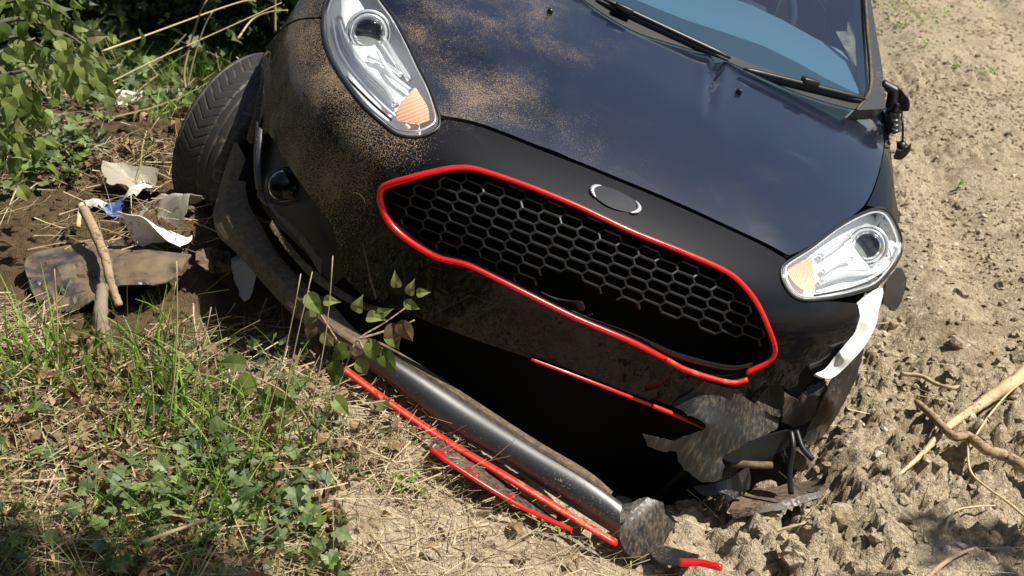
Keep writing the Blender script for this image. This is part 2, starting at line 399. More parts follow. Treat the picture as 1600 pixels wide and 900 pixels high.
# clods: joined lumps of soil
def ico(sub):
    bm = bmesh.new(); bmesh.ops.create_icosphere(bm, subdivisions=sub, radius=1)
    v = np.array([tuple(a.co) for a in bm.verts]); f = np.array([[q.index for q in a.verts] for a in bm.faces]); bm.free(); return v, f
def scatter_lumps(name, pts, sizes, sub, mat, label, cat, squash=.75):
    v0, f0 = ico(sub); n = len(pts); k = len(v0)
    q = rng.normal(size=(n, 3, 3)); Q = np.linalg.qr(q)[0]
    sc = rng.uniform(.65, 1.25, (n, 1, 3)); lump = 1+.75*(rng.random((n, k, 1))-.5)
    V = (v0[None]*lump*sc)@Q; V[:, :, 2] *= squash; V = V*sizes[:, None, None]+pts[:, None]
    Fc = (f0[None]+np.arange(n)[:, None, None]*k).reshape(-1, 3)
    return tag(mk_np(name, V.reshape(-1, 3), Fc, mat), label, cat, kind='stuff')
def rand_ground(n, x0, x1, y0, y1):
    x = rng.uniform(x0, x1, n); y = rng.uniform(y0, y1, n); return x, y
x, y = rand_ground(34000, -1.6, 3.2, 2.2, 7.2)
pr = rough(x, y)*(.25+1.5*sm(.42, .62, fbm(x*3, y*3, 3)))*(.6+.4*sm(4.6, 3.4, y)); k = rng.random(len(x)) < pr*.9; x = x[k]; y = y[k]
sz = .004+.014*rng.random(len(x))**2.6
scatter_lumps('soil_crumbs', np.stack([x, y, ground_h(x, y)+sz*.05], 1), sz, 1, M['soil'], 'loose crumbs of dry soil strewn over the churned ground', 'soil')
x, y = rand_ground(5200, -1.3, 2.3, 2.3, 5.4)
pr = rough(x, y)*sm(.40, .62, fbm(x*2.4+9, y*2.4, 3)); k = rng.random(len(x)) < pr*.65; x = x[k]; y = y[k]
sz = .012+.030*rng.random(len(x))**2.2
scatter_lumps('soil_clods', np.stack([x, y, ground_h(x, y)-sz*.15], 1), sz, 2, M['soil'], 'fist-sized and smaller clods of churned soil beside the car', 'soil')
x, y = rand_ground(30000, .75, 4.2, 3.7, 9.0); k = rng.random(len(x)) < .15+.85*sm(.40, .62, fbm(x*2.2+4, y*2.2, 3)); x = x[k]; y = y[k]; sz = .0035+.011*rng.random(len(x))**3
scatter_lumps('field_crumbs', np.stack([x, y, ground_h(x, y)+sz*.1], 1), sz, 1, M['soil'], 'fine dry crumbs over the packed field at right', 'soil')
M['pebble'] = dirty('pale_pebble', (.52, .47, .38), .8, dust=.36, dscale=60, mud=(.36, .28, .18))
x, y = rand_ground(420, .2, 3.0, 2.3, 7.0); sz = .004+.011*rng.random(len(x))**2
scatter_lumps('pebbles', np.stack([x, y, ground_h(x, y)+sz*.2], 1), sz, 1, M['pebble'], 'pale pebbles scattered over the churned soil at right', 'pebbles')
# ================================================================ CAR
car = bpy.data.objects.new('hatchback_car', None); link(car)
mw = np.eye(4); mw[:3, :3] = A; mw[:3, 3] = OFF
car.matrix_world = Matrix(mw.tolist())
tag(car, 'crashed black hatchback with red grille trim and torn-off front bumper, tilted in the ditch', 'car')
def smax(a, b, k): h = np.clip(.5+.5*(a-b)/k, 0, 1); return b+(a-b)*h+k*h*(1-h)
def hood_z(x, y):
    t = y-.12
    return .765+.40*t-.17*t*t-.035*(x/.7)**2
def gbody(p):
    x, y, z = p[:, 0], p[:, 1], p[:, 2]; ax = np.abs(x)
    h = z-hood_z(x, y)
    f = .02+.30*x*x+.55*np.minimum(ax, 1.1)**6+5*np.clip(z-.6, 0, .4)**2+.10*np.clip(.55-z, 0, 1) - y
    s = ax-(np.where(x < 0, .955, .885)-.20*np.clip(z-.62, 0, 1)**1.3)
    return smax(smax(h, f, .07), s, .09)
def body(px, d=0.0):
    px = np.atleast_2d(np.asarray(px, float))[:, :2]; r = rays_c(px); n = len(px)
    t = np.full(n, 2.2); best = np.full(n, 9.); tb = t.copy(); done = np.zeros(n, bool)
    for k in range(420):
        g = gbody(CC+r*t[:, None])-d
        up = (~done) & (g < best); best = np.where(up, g, best); tb = np.where(up, t, tb)
        done |= g < 0; t = np.where(done, t, t+.01)
        if done.all(): break
    lo = t-.01; hi = t.copy()
    for k in range(14):
        m = (lo+hi)/2; g = gbody(CC+r*m[:, None])-d; lo = np.where(g > 0, m, lo); hi = np.where(g > 0, hi, m)
    return CC+r*np.where(done, hi, tb)[:, None]
def panel(name, poly, mat, parent=car, d=0.0, step=8, holes=(), solid=.006, fn=None, surf=None, n=4):
    P, T, _ = fill(poly, step, holes, n)
    V = surf(P) if surf else body(P, d)
    if fn is not None: V = fn(V, P)
    return mk(name, V, T, mat, parent, solid=solid)
def tps(ctrl):
    """thin-plate depth through (px,py,y) control points"""
    c = np.asarray(ctrl, float); n = len(c); s = 300.
    q = c[:, :2]/s; K = np.linalg.norm(q[:, None]-q[None], axis=2); K = np.where(K > 0, K*K*np.log(K+1e-12), 0)+np.eye(n)*1e-3
    Pm = np.c_[np.ones(n), q]; Mx = np.block([[K, Pm], [Pm.T, np.zeros((3, 3))]]); w = np.linalg.solve(Mx, np.r_[c[:, 2], 0, 0, 0])
    def f(P):
        p = P[:, :2]/s; D = np.linalg.norm(p[:, None]-q[None], axis=2); D = np.where(D > 0, D*D*np.log(D+1e-12), 0)
        return D@w[:n]+np.c_[np.ones(len(p)), p]@w[n:]
    return f
def free(name, poly, mat, parent=car, ctrl=(), step=8, solid=.004, n=2, wob=0., smooth=True):
    """a torn piece: outline of (px, py, car depth), own depth everywhere"""
    f = tps([tuple(q) for q in poly]+[tuple(q) for q in ctrl]); ol = [q[:2] for q in poly]
    if mat is M['plastic'] or mat is M['muddy']:         # ragged tear line
        r_ = np.random.default_rng(int(poly[0][0])); c_ = []
        for i_ in range(len(ol)):                        # corners stay, edges splinter
            p_, q_ = np.array(ol[i_], float), np.array(ol[(i_+1) % len(ol)], float); k_ = max(1, int(np.linalg.norm(q_-p_)/6))
            c_ += [p_+(q_-p_)*j_/k_+(r_.normal(0, 1.1, 2) if j_ else 0) for j_ in range(k_)]
        ol = [tuple(q) for q in c_]; n = 1
    P, T, _ = fill(ol, step, (), n)
    yy = f(P)
    if wob: 
        r_ = np.random.default_rng(int(P[0, 0])); q_ = (P-P.mean(0))/(np.ptp(P, axis=0).max()/2)
        for k_ in range(7):
            a_ = r_.uniform(0, PI); yy = yy+wob*.34*r_.uniform(-1, 1)*np.abs(q_[:, 0]*math.cos(a_)+q_[:, 1]*math.sin(a_)-r_.uniform(-.6, .6))
    return mk(name, at_y(np.c_[P, yy]), T, mat, parent, solid=solid, smooth=smooth)
def loft(name, ea, eb, mat, bulge, parent=car, n=14, m=60, prof=None, solid=.004, wob=0.):
    """skin between two depth-carrying pixel edges, swelling towards the front"""
    a = resample(at_y(catmull(ea, 6)), 1e-3); b_ = resample(at_y(catmull(eb, 6)), 1e-3)
    a = a[np.linspace(0, len(a)-1, m).astype(int)]; b_ = b_[np.linspace(0, len(b_)-1, m).astype(int)]
    V = []
    for k in range(m):
        ch = b_[k]-a[k]; t = np.gradient(a, axis=0)[k]; nrm = np.cross(t, ch); nrm /= np.linalg.norm(nrm)+1e-9
        if nrm[1] > 0: nrm = -nrm
        for j in range(n):
            s = j/(n-1); h = (prof(s) if prof else math.sin(PI*s)**.7)
            V.append(a[k]+ch*s+nrm*(bulge*np.linalg.norm(ch)*h+wob*(random.random()-.5)))
    o = mk(name, V, grid_faces(m, n), mat, parent, solid=solid)
    return o
# ---- hood, with its creases and the buckle behind the right nozzle
HOOD = [(597, -2), (617, 27), (640, 70), (659, 110), (675, 142), (686, 172), (692, 180), (735, 188), (780, 203), (845, 229), (907, 253), (975, 281), (1040, 308), (1111, 340), (1188, 376), (1232, 401),
        (1267, 383), (1305, 354), (1336, 334), (1352, 318), (1366, 290), (1377, 250), (1382, 207), (1378, 170), (1332, 172), (1290, 164), (1247, 149), (1205, 132), (1162, 111), (1128, 96), (1119, 91), (1056, 74), (992, 53), (941, 25), (907, 0), (868, -24), (800, -58), (720, -92), (645, -118), (600, -105), (577, -70), (578, -34)]
def seg_d(P, a, b):
    a = np.array(a, float); b = np.array(b, float); ab = b-a; t = np.clip(((P-a)@ab)/(ab@ab), 0, 1); return np.linalg.norm(P-(a+t[:, None]*ab), axis=1), t
def hoodfn(V, P):
    V = V.copy(); z = np.zeros(len(V))
    d, t = seg_d(P, (1122, 90), (1104, 190)); z += -.014*np.exp(-(d/6)**2)*(1-t)**.7 + .004*np.exp(-((d-16)/10)**2)*(1-t)
    d, t = seg_d(P, (1104, 190), (1235, 400)); z += .003*np.exp(-(d/26)**2)
    d, t = seg_d(P, (905, 0), (868, 235)); z += .002*np.exp(-(d/18)**2)
    d, t = seg_d(P, (1150, 250), (1196, 285)); z += -.002*np.exp(-(d/14)**2)
    d, t = seg_d(P, (1080, 235), (1150, 220)); z += -.003*np.exp(-(d/40)**2)
    z += .0015*(fbm(P[:, 0]/120., P[:, 1]/120., 2)-.5)
    V[:, 2] += z; return V
panel('hood', HOOD, M['hood'], step=7, fn=hoodfn, solid=.012)
# ---- bumper skin round the grille
RING_TOP = [(594, 306), (601, 291), (645, 277), (688, 266), (717, 262), (747, 265), (815, 287), (900, 321), (985, 361), (1070, 395), (1134, 424), (1163, 448), (1185, 478), (1202, 516), (1211, 546), (1204, 562)]
RING_BOT = [(596, 321), (607, 346), (628, 368), (658, 389), (688, 404), (730, 414), (781, 438), (815, 455), (900, 497), (985, 533), (1040, 561), (1070, 578), (1112, 592), (1146, 597)]
GR = [(600, 308), (607, 294), (645, 282), (688, 271), (717, 267), (745, 270), (815, 292), (900, 326), (985, 366), (1070, 400), (1132, 428), (1158, 452), (1180, 482), (1197, 518), (1204, 544), (1196, 560), (1160, 585), (1112, 588), (1070, 573), (1040, 556), (985, 528), (900, 492), (815, 450), (781, 433), (730, 409), (688, 399), (660, 384), (632, 362), (611, 341)]
FASC = [(427, 60), (460, 34), (503, 29), (504, 50), (509, 74), (523, 107), (547, 144), (571, 173), (596, 196), (615, 210), (637, 217), (660, 216), (683, 206), (691, 186), (735, 194), (780, 209), (845, 235), (907, 259), (975, 287), (1040, 314), (1111, 346), (1188, 382), (1230, 406), (1218, 423), (1221, 444), (1235, 464), (1256, 473), (1293, 471), (1340, 474), (1344, 499), (1330, 532), (1308, 558), (1290, 582), (1262, 600), (1250, 628), (1232, 616), (1226, 604), (1200, 604), (1170, 640), (1105, 668), (1020, 630), (925, 594), (830, 560), (743, 531), (649, 495), (604, 478), (584, 468), (566, 461), (538, 432), (531, 400), (519, 356), (504, 333), (478, 298), (447, 253), (419, 206), (405, 212), (392, 226), (381, 208), (386, 169), (400, 127), (413, 84)]
bump = panel('front_bumper', FASC, M['bumper'], step=8, holes=[GR], solid=.008, n=3)
# round tow-eye cover set into the skin
def ellipse(cx, cy, rx, ry, n=28, rot=0.):
    a = np.linspace(0, 2*PI, n, endpoint=False); c, s = math.cos(rot), math.sin(rot)
    return np.stack([cx+rx*np.cos(a)*c-ry*np.sin(a)*s, cy+rx*np.cos(a)*s+ry*np.sin(a)*c], 1)
E_ = body(ellipse(552, 322, 19, 21), .002); v, f = tube(np.vstack([E_, E_[:1]]), .0014, 6, False); mk('tow_eye_cover', v, f, M['muddy'], bump)
v, f = tube(body(catmull([(566, 378), (574, 410), (580, 440), (588, 466)], 5), .001), .003, 6); mk('intake_edge', v, f, M['muddy'], bump)
# ---- fenders
panel('fender', [(504, 26), (460, 31), (428, 57), (437, 48), (467, 0), (489, -45), (526, -112), (585, -112), (568, -66), (552, -46), (528, -26), (512, 4)], M['bumper'], step=7)
panel('fender', [(1379, 168), (1384, 207), (1379, 250), (1368, 291), (1355, 319), (1372, 322), (1388, 326), (1402, 350), (1406, 341), (1399, 306), (1394, 255), (1389, 215), (1384, 170), (1381, 140)], M['bumper'], step=5)
# ---- near-black shell behind the skin: shade of the open bay put into its colour
panel('void_shell', [(440, 70), (480, 0), (560, -80), (800, -40), (940, 45), (1120, 110), (1330, 190), (1370, 230), (1380, 320), (1385, 420), (1340, 500), (1290, 590), (1262, 680), (1230, 760), (1130, 800), (1000, 810), (880, 745), (700, 620), (560, 520), (470, 410), (425, 330), (405, 230)], M['void'], d=-.17, step=16, solid=.01)
# ---- headlights
def headlight(outl, proj, pr, signal, strips, nrm):
    hl = panel('headlight', outl, M['silver'], d=-.075, step=6, solid=.003)          # the reflector bowl carries the rest
    c = catmull(outl, 4, True); c = resample(np.vstack([c, c[:1]]), 5)
    a = body(c, .0); b_ = body(c, -.075); m = len(c)
    mk('bowl_wall', np.vstack([a, b_]), [(k, k+1, m+k+1, m+k) for k in range(m-1)], M['chrome'], hl)
    v, f = tube(a, .0042, 8, False); mk('gasket', v, f, M['clean'], hl)
    ctr = c[:-1].mean(0); inn = ctr+(c-ctr)*.93; v, f = tube(body(inn, -.006), .0028, 6, False); mk('inner_bezel', v, f, M['chrome'], hl)
    panel('lens', [tuple(q) for q in ctr+(c[:-1:2]-ctr)*.985], M['lens'], hl, d=.001, step=7, solid=0, n=1)
    # projector: chrome rings, dark shroud and a glass ball
    pc = body([proj], -.045)[0]; fw = rays_c([proj])[0]; s1 = np.cross(fw, [0, 0, 1.]); s1 /= np.linalg.norm(s1); s2 = np.cross(s1, fw)
    def ring(r, off, t, name, mat):
        a_ = np.linspace(0, 2*PI, 41); p = pc+np.outer(np.cos(a_), s1)*r+np.outer(np.sin(a_), s2)*r+fw*off
        v, f = tube(p, t, 8, False); mk(name, v, f, mat, hl)
    R_ = pr/620.
    ring(R_*1.34, .012, .0045, 'projector_ring', M['chrome']); ring(R_*1.08, 0, .0040, 'projector_ring', M['chrome']); ring(R_*1.2, .02, .006, 'projector_shroud', M['silver'])
    us = np.linspace(0, PI/2, 8); al = np.linspace(0, 2*PI, 25)[:-1]
    V = [pc-fw*(R_*.55*math.cos(q))+R_*math.sin(q)*(math.cos(w)*s1+math.sin(w)*s2) for q in us for w in al]
    mk('projector_lens', V, grid_faces(8, 24, True), M['bulb'], hl)
    V = [pc+fw*(.03*k)+R_*(1.05-.35*k)*(math.cos(w)*s1+math.sin(w)*s2) for k in (0, 1) for w in al]
    mk('projector_bowl', V, grid_faces(2, 24, True)+[tuple(range(24, 48))], M['clean'], hl)
    # turn signal with moulded ribs
    P, T, _ = fill(signal, 1.6, (), 3); V = body(P, -.022); ax = (P-P.mean(0))@np.array([.37, .93] if nrm > 0 else [.93, .37])
    V += rays_c(P)*(.003*np.sin(ax*1.15))[:, None]; mk('turn_signal', V, T, M['amber'], hl)
    for q, w, dd, mt in strips:
        P = catmull(q, 5); p = body(P, dd); v, f = tube(p, w, 6); mk('reflector_strip', v, f, M[mt], hl)
    return hl
LL = [(512, -6), (505, 20), (505, 49), (510, 73), (524, 105), (549, 142), (573, 171), (598, 193), (617, 208), (637, 214), (659, 213), (681, 203), (687, 192), (683, 171), (671, 137), (656, 108), (637, 68), (615, 27), (594, -2), (575, -32), (552, -44), (530, -30)]
headlight(LL, (576, 51), 25, [(619, 182), (626, 160), (649, 136), (656, 147), (669, 169), (671, 188), (650, 194), (622, 189)],
          [([(530, 30), (545, 75), (572, 110), (603, 140), (618, 165)], .011, -.05, 'chrome'), ([(598, 60), (620, 95), (640, 125)], .008, -.05, 'chrome'), ([(575, 90), (600, 100), (628, 118)], .007, -.055, 'chrome'),
           ([(590, 80), (610, 115), (640, 140)], .005, -.05, 'silver'), ([(519, 30), (530, 80), (560, 125), (598, 165), (640, 200)], .004, -.03, 'silver'), ([(540, 120), (580, 160), (612, 188)], .003, -.02, 'clean'), ([(534, 125), (575, 167), (606, 192)], .003, -.02, 'clean')], 1)
RL = [(1229, 410), (1267, 386), (1305, 357), (1339, 337), (1369, 326), (1388, 331), (1402, 354), (1409, 378), (1407, 398), (1394, 420), (1369, 446), (1331, 459), (1293, 467), (1256, 469), (1237, 461), (1224, 442), (1220, 423)]
headlight(RL, (1355, 384), 24, [(1230, 421), (1268, 400), (1274, 446), (1269, 459), (1250, 450), (1236, 436)],
          [([(1280, 440), (1320, 428), (1360, 425), (1392, 405)], .010, -.05, 'chrome'), ([(1282, 400), (1305, 385), (1325, 370)], .009, -.05, 'chrome'), ([(1285, 425), (1310, 410), (1330, 405)], .008, -.055, 'chrome'),
           ([(1275, 456), (1320, 447), (1365, 432), (1398, 405)], .004, -.03, 'silver'), ([(1272, 462), (1320, 453), (1360, 440)], .003, -.02, 'clean')], -1)
# ---- grille: honeycomb lattice following the nose
def gsurf(P): return body(P, -.035)
def honey():
    ex = np.array([.927, .375]); ey = np.array([-.375, .927])      # lattice along the grille
    ca, cb, ch = 19.5, 13.2, 8.6; polyin = catmull(GR, 4, True); parts = []; c0 = np.array([900, 415.])
    gap = [(838, 430), (853, 421), (896, 429), (925, 452), (998, 478), (1066, 503), (1104, 522), (1130, 530), (1172, 524), (1196, 545), (1190, 562), (1165, 590), (1100, 580), (1000, 528), (905, 480), (845, 452)]
    seen = set()
    for r in range(-12, 13):
        for c in range(-14, 15):
            o = c0+ex*(c*(ca+cb))+ey*(r*2*ch+(c % 2)*ch)
            hx = [o+ex*a+ey*b_ for a, b_ in ((-cb, -ch), (cb, -ch), (ca, 0), (cb, ch), (-cb, ch), (-ca, 0))]
            for q in range(6):
                p1, p2 = hx[q], hx[(q+1) % 6]; mid = (p1+p2)/2; key = (round(mid[0]/3), round(mid[1]/3))
                if key in seen: continue
                seen.add(key)
                chk = np.array([p1, p2, mid])
                if not inside(chk, polyin).any() or inside(chk, gap).sum() > 1: continue
                if not inside(chk, polyin).all(): continue
                parts.append((p1, p2))
    return parts
edges = honey()
def pieces(ed):                      # connected runs of lattice bars
    par = {}
    def find(a):
        while par.setdefault(a, a) != a: a = par[a]
        return a
    ky = lambda p: (round(p[0]/2.5), round(p[1]/2.5)); nodes = []
    def kk(p):
        for q, i in nodes:
            if abs(q[0]-p[0])+abs(q[1]-p[1]) < 3: return i
        nodes.append((p, len(nodes))); return len(nodes)-1
    ids = [(kk(a), kk(b)) for a, b in ed]
    for a, b in ids: par[find(a)] = find(b)
    g = {}
    for e, (a, b) in zip(ed, ids): g.setdefault(find(a), []).append(e)
    return sorted(g.values(), key=len, reverse=True)
grp_ = pieces(edges); edges = grp_[0]
def lattice(name, edges, parent):
    P1 = gsurf(np.array([e[0] for e in edges])); P2 = gsurf(np.array([e[1] for e in edges])); prt = []
    for a, b_ in zip(P1, P2):
        v, f = tube(np.array([a, b_]), .0034, 5, True); v2 = v.copy(); v2[:, 1] += .035; v2[:, 2] -= .012
        n5 = len(v); prt.append((np.vstack([v, v2]), f+[tuple(i+n5 for i in q) for q in f]+[(0, 5, 5+n5, n5), (2, 7, 7+n5, 2+n5), (3, 8, 8+n5, 3+n5)]))
    v, f = join(prt); return mk(name, v, f, M['grille'], parent, smooth=False)
gr = lattice('grille', edges, car)
for e_ in grp_[1:]:
    if len(e_) > 3: lattice('lattice_fragment', e_, gr)
panel('grille_void_sheet', [(640, 300), (700, 285), (745, 283), (900, 340), (1110, 428), (1160, 470), (1190, 540), (1150, 570), (1040, 545), (900, 480), (720, 398), (650, 365)], M['void'], gr, d=-.11, step=14, solid=.003)  # near-black sheet carrying the shade behind the lattice in its colour
free('broken_lattice', [(870, 468, .05), (910, 472, .04), (914, 486, .04), (888, 484, .05), (850, 466, .06), (845, 456, .06)], M['clean'], gr, step=6, wob=.03)
loft('lower_shroud', [(905, 492, .05), (985, 520, .05), (1060, 552, .05), (1140, 572, .07), (1176, 568, .09)], [(905, 496, .06), (982, 528, .06), (1055, 560, .06), (1130, 578, .08), (1170, 574, .1)], M['grille'], .15, gr)
# red surround, broken at the lower right
def ringpath(pts, d): c = catmull(pts, 6); return body(resample(c, 5), d)
pt = ringpath(RING_BOT[::-1]+RING_TOP+[(1180, 576), (1166, 582)], .004)
rad = np.interp(np.linspace(0, 1, len(pt)), [0, .12, .30, .42, .47, .52, .6, 1], [.0075, .0085, .0075, .0105, .0115, .009, .0075, .0085])
v, f = tube(pt, rad*.80, 10); gs = mk('grille_surround', v, f, M['red'], car)
pt = ringpath([(1040, 561), (1070, 577), (1112, 591), (1146, 598), (1168, 593)], .012); v, f = tube(pt, [.0065+.003*(k % 2)*0 for k in range(len(pt))], 10); mk('scuffed_end', v, f, M['redworn'], gs)
pt = ringpath([(830, 561), (925, 597), (1020, 634)], .006); v, f = tube(pt, .0045, 8); mk('lower_trim_strip', v, f, M['red'], bump)
pt = ringpath([(1020, 634), (1062, 651), (1104, 669)], .012); v, f = tube(pt, .006, 8); mk('lower_trim_strip', v, f, M['redworn'], bump)
# ---- badge: oval chrome rim with a smooth dark face
P, T, _ = fill([tuple(q) for q in ellipse(962, 311, 41, 14, 40, .42)], 4, (), 1); cc = P.mean(0)
V = body(P, .003); V[:, 1] -= .006*np.clip(1-(np.linalg.norm((P-cc)/[41, 20], axis=1))**2, 0, 1); bd = mk('badge', V, T, dirty('badge_grey', (.02, .022, .028), .6, dust=.22, dscale=22, mud=(.12, .125, .14), spec=.2), car)
for a0 in (PI, 0.):
    q = np.linspace(a0-.75, a0+.75, 18); E2 = np.stack([962+40*np.cos(q)*.913-14.5*np.sin(q)*.408, 311+40*np.cos(q)*.408+14.5*np.sin(q)*.913], 1)
    v, f = tube(body(E2, .007), .0058*np.sin(np.linspace(.25, PI-.25, 18)), 8); mk('badge_rim', v, f, M['chrome'], bd)
# ---- washer nozzles
for q in ((860, 17), (1155, 143)):
    p = body([q], .004)[0]; V, f = join([box(p, (.016, .022, .014)), box(p+[0, -.008, .006], (.011, .014, .008))])
    mk('washer_nozzle', V, f, M['clean'], car, bevel=.004, smooth=True)
# ---- windscreen, pillars, cowl, wipers
def wsurf(P, d=0.):
    r = rays_c(P); t = np.full(len(P), 3.5)
    def g(p): return p[:, 2]-(1.005+.50*(p[:, 1]-1.0-.16*p[:, 0]**2))-d
    lo = np.full(len(P), 2.8); hi = np.full(len(P), 9.)
    for k in range(40):
        m = (lo+hi)/2; q = g(CC+r*m[:, None]); lo = np.where(q > 0, m, lo); hi = np.where(q > 0, hi, m)
    return CC+r*hi[:, None]
WS = [(915, -12), (960, 10), (1050, 52), (1135, 92), (1210, 118), (1290, 142), (1345, 158), (1353, 140), (1351, 85), (1347, 0), (1343, -100), (1330, -225), (1200, -240), (1000, -238), (860, -225), (760, -195), (690, -130), (790, -80)]
ws = panel('windscreen', WS, M['glass'], surf=wsurf, step=16, solid=0)
panel('cowl', [(905, -6), (941, 20), (992, 49), (1056, 70), (1119, 88), (1162, 107), (1247, 145), (1332, 170), (1352, 166), (1350, 150), (1290, 136), (1210, 112), (1135, 84), (1050, 44), (960, 0), (920, -20)], M['clean'], surf=lambda P: wsurf(P, .005), step=9, solid=.003)
pil = panel('windscreen_pillar', [(1347, -60), (1349, 0), (1353, 85), (1356, 140), (1349, 160), (1335, 172), (1378, 170), (1384, 168), (1379, 110), (1370, 55), (1361, 0), (1354, -60), (1345, -225), (1331, -225)], M['gloss'], surf=lambda P: wsurf(P, .006), step=6, solid=.05)
v, f = tube(wsurf(catmull([(1349, -60), (1355, 40), (1361, 110), (1358, 145), (1338, 172)], 6), .012), .0045, 6); mk('drip_rail', v, f, M['muddy'], pil)
v, f = tube([(-.72, 1.05, 1.0), (-.68, 1.3, 1.14), (-.60, 1.8, 1.39)], .03, 8); mk('windscreen_pillar', v, f, M['gloss'], car)
for a, b_, mt in (((935, -6), (1141, 90), (975, 14)), ((1162, 107), (1352, 154), (1266, 128))):
    q = np.array([a, b_], float); P = resample(q, 8); pth = wsurf(P, .022)
    v, f = tube(pth, np.interp(np.linspace(0, 1, len(pth)), [0, .1, .9, 1], [.003, .0115, .0115, .004]), 8, flat=.7); wp = mk('wiper', v, f, M['clean'], car)
    cpt = wsurf(np.array([mt], float), .03)[0]; dr = pth[-1]-pth[0]; dr /= np.linalg.norm(dr); yv = np.cross([0, 0, 1.], dr)
    mk('wiper_adapter', *box(cpt, (.055, .026, .022), np.stack([dr, yv/np.linalg.norm(yv), np.cross(dr, yv)], 1)), M['clean'], wp, bevel=.005)
    v, f = tube(wsurf(P, .012)+np.array([0, -.008, 0]), .004, 6); mk('wiper_blade', v, f, M['rubber'], wp)
# ---- cabin and the rest of the body behind
def prism(pts, x0, x1):            # side outline (y,z) pulled across x
    n = len(pts); v = [(x0, *p) for p in pts]+[(x1, *p) for p in pts]
    return v, [tuple(range(n)), tuple(range(2*n-1, n-1, -1))]+[(k, n+k, n+(k+1) % n, (k+1) % n) for k in range(n)]
roofV = []; 
for k, (yy, zz, w) in enumerate([(1.80, 1.40, .57), (2.1, 1.445, .59), (2.7, 1.46, .60), (3.3, 1.42, .58), (3.62, 1.36, .55)]):
    for s in np.linspace(-1, 1, 11): roofV.append((w*s, yy+.03*(1-s*s)*(-1 if k == 0 else 0), zz-.05*s**4))
mk('roof', roofV, grid_faces(5, 11), M['bumper'], car, solid=.03)
for sx in (-1, 1):
    V = []
    ys = np.linspace(1.22, 3.80, 16); zs = np.linspace(.24, .97, 9)
    for yy in ys:
        for zz in zs: V.append((sx*(.865-.16*max(0, zz-.62)**1.3-.05*max(0, .45-zz)-.07*max(0, yy-3.0)**2-.03*max(0, (zz-.9))), yy, zz))
    sd_ = mk('body_side', V, grid_faces(16, 9), M['bumper'], car, solid=.02)
    v, f = tube([(sx*.80, 1.35, .98), (sx*.80, 2.2, 1.0), (sx*.77, 3.2, 1.03)], .018, 6); mk('window_sill', v, f, M['clean'], sd_)
    for pa, pb in (((.79, 2.25, .98), (.62, 2.35, 1.42)), ((.76, 3.15, 1.0), (.58, 3.3, 1.40))):
        v, f = tube([(sx*pa[0], *pa[1:]), (sx*pb[0], *pb[1:])], .04, 6); mk('roof_pillar', v, f, M['clean'], sd_)
    mk('side_window', [(sx*.785, 1.45, .98), (sx*.785, 2.24, .99), (sx*.615, 2.33, 1.41), (sx*.60, 1.9, 1.39)], [(0, 1, 2, 3)], M['glass'], sd_)
mk('tailgate', *prism([(3.80, .3), (3.92, .5), (3.90, .95), (3.66, 1.36), (3.60, 1.33), (3.80, .92)], -.72, .72), M['bumper'], car, smooth=False)
mk('floor_pan', *box((0, 2.4, .22), (1.6, 2.9, .06)), M['void'], car); mk('firewall', *box((0, 1.16, .60), (1.5, .04, .7)), M['void'], car)
# dashboard, steering wheel, seats
V = []; prof_ = [(1.10, .90), (1.12, 1.00), (1.30, 1.03), (1.52, 1.02), (1.60, .95), (1.62, .75)]
for xx in np.linspace(-.68, .68, 13):
    for (a, b_) in prof_: V.append((xx, a+.10*xx*xx, b_+.025*math.exp(-((xx-.36)/.2)**2)))
mk('dashboard', V, grid_faces(13, 6), M['interior'], car, solid=.02)
a_ = np.linspace(0, 2*PI, 33); sw = np.stack([.36+.185*np.cos(a_), 1.78+.07*np.sin(a_), .98+.17*np.sin(a_)], 1)
v, f = tube(sw, .016, 8, False); st = mk('steering_wheel', v, f, M['seat'], car)
v, f = join([tube([(.19, 1.78, .98), (.53, 1.78, .98)], .02, 6), tube([(.36, 1.78, .98), (.36, 1.71, .82)], .02, 6), box((.36, 1.765, .98), (.14, .05, .11))]); mk('wheel_hub', v, f, M['seat'], st)
def cushion(c, s, tilt=0.):
    bm = bmesh.new(); bmesh.ops.create_cube(bm, size=1); bmesh.ops.bevel(bm, geom=bm.edges[:], offset=.22, segments=3, affect='EDGES', profile=.6)
    R_ = np.array([[1, 0, 0], [0, math.cos(tilt), -math.sin(tilt)], [0, math.sin(tilt), math.cos(tilt)]])
    v = np.array([tuple(q.co) for q in bm.verts])*np.asarray(s)@R_.T+np.asarray(c); f = [tuple(q.index for q in w.verts) for w in bm.faces]; bm.free(); return v, f
for xx in (-.36, .36):
    st = mk('seat', *cushion((xx, 2.15, .52), (.50, .52, .18)), M['seat'], car)
    mk('backrest', *cushion((xx, 2.46, .88), (.48, .15, .66), -.22), M['seat'], st); mk('headrest', *cushion((xx, 2.56, 1.28), (.26, .10, .17), -.15), M['seat'], st)
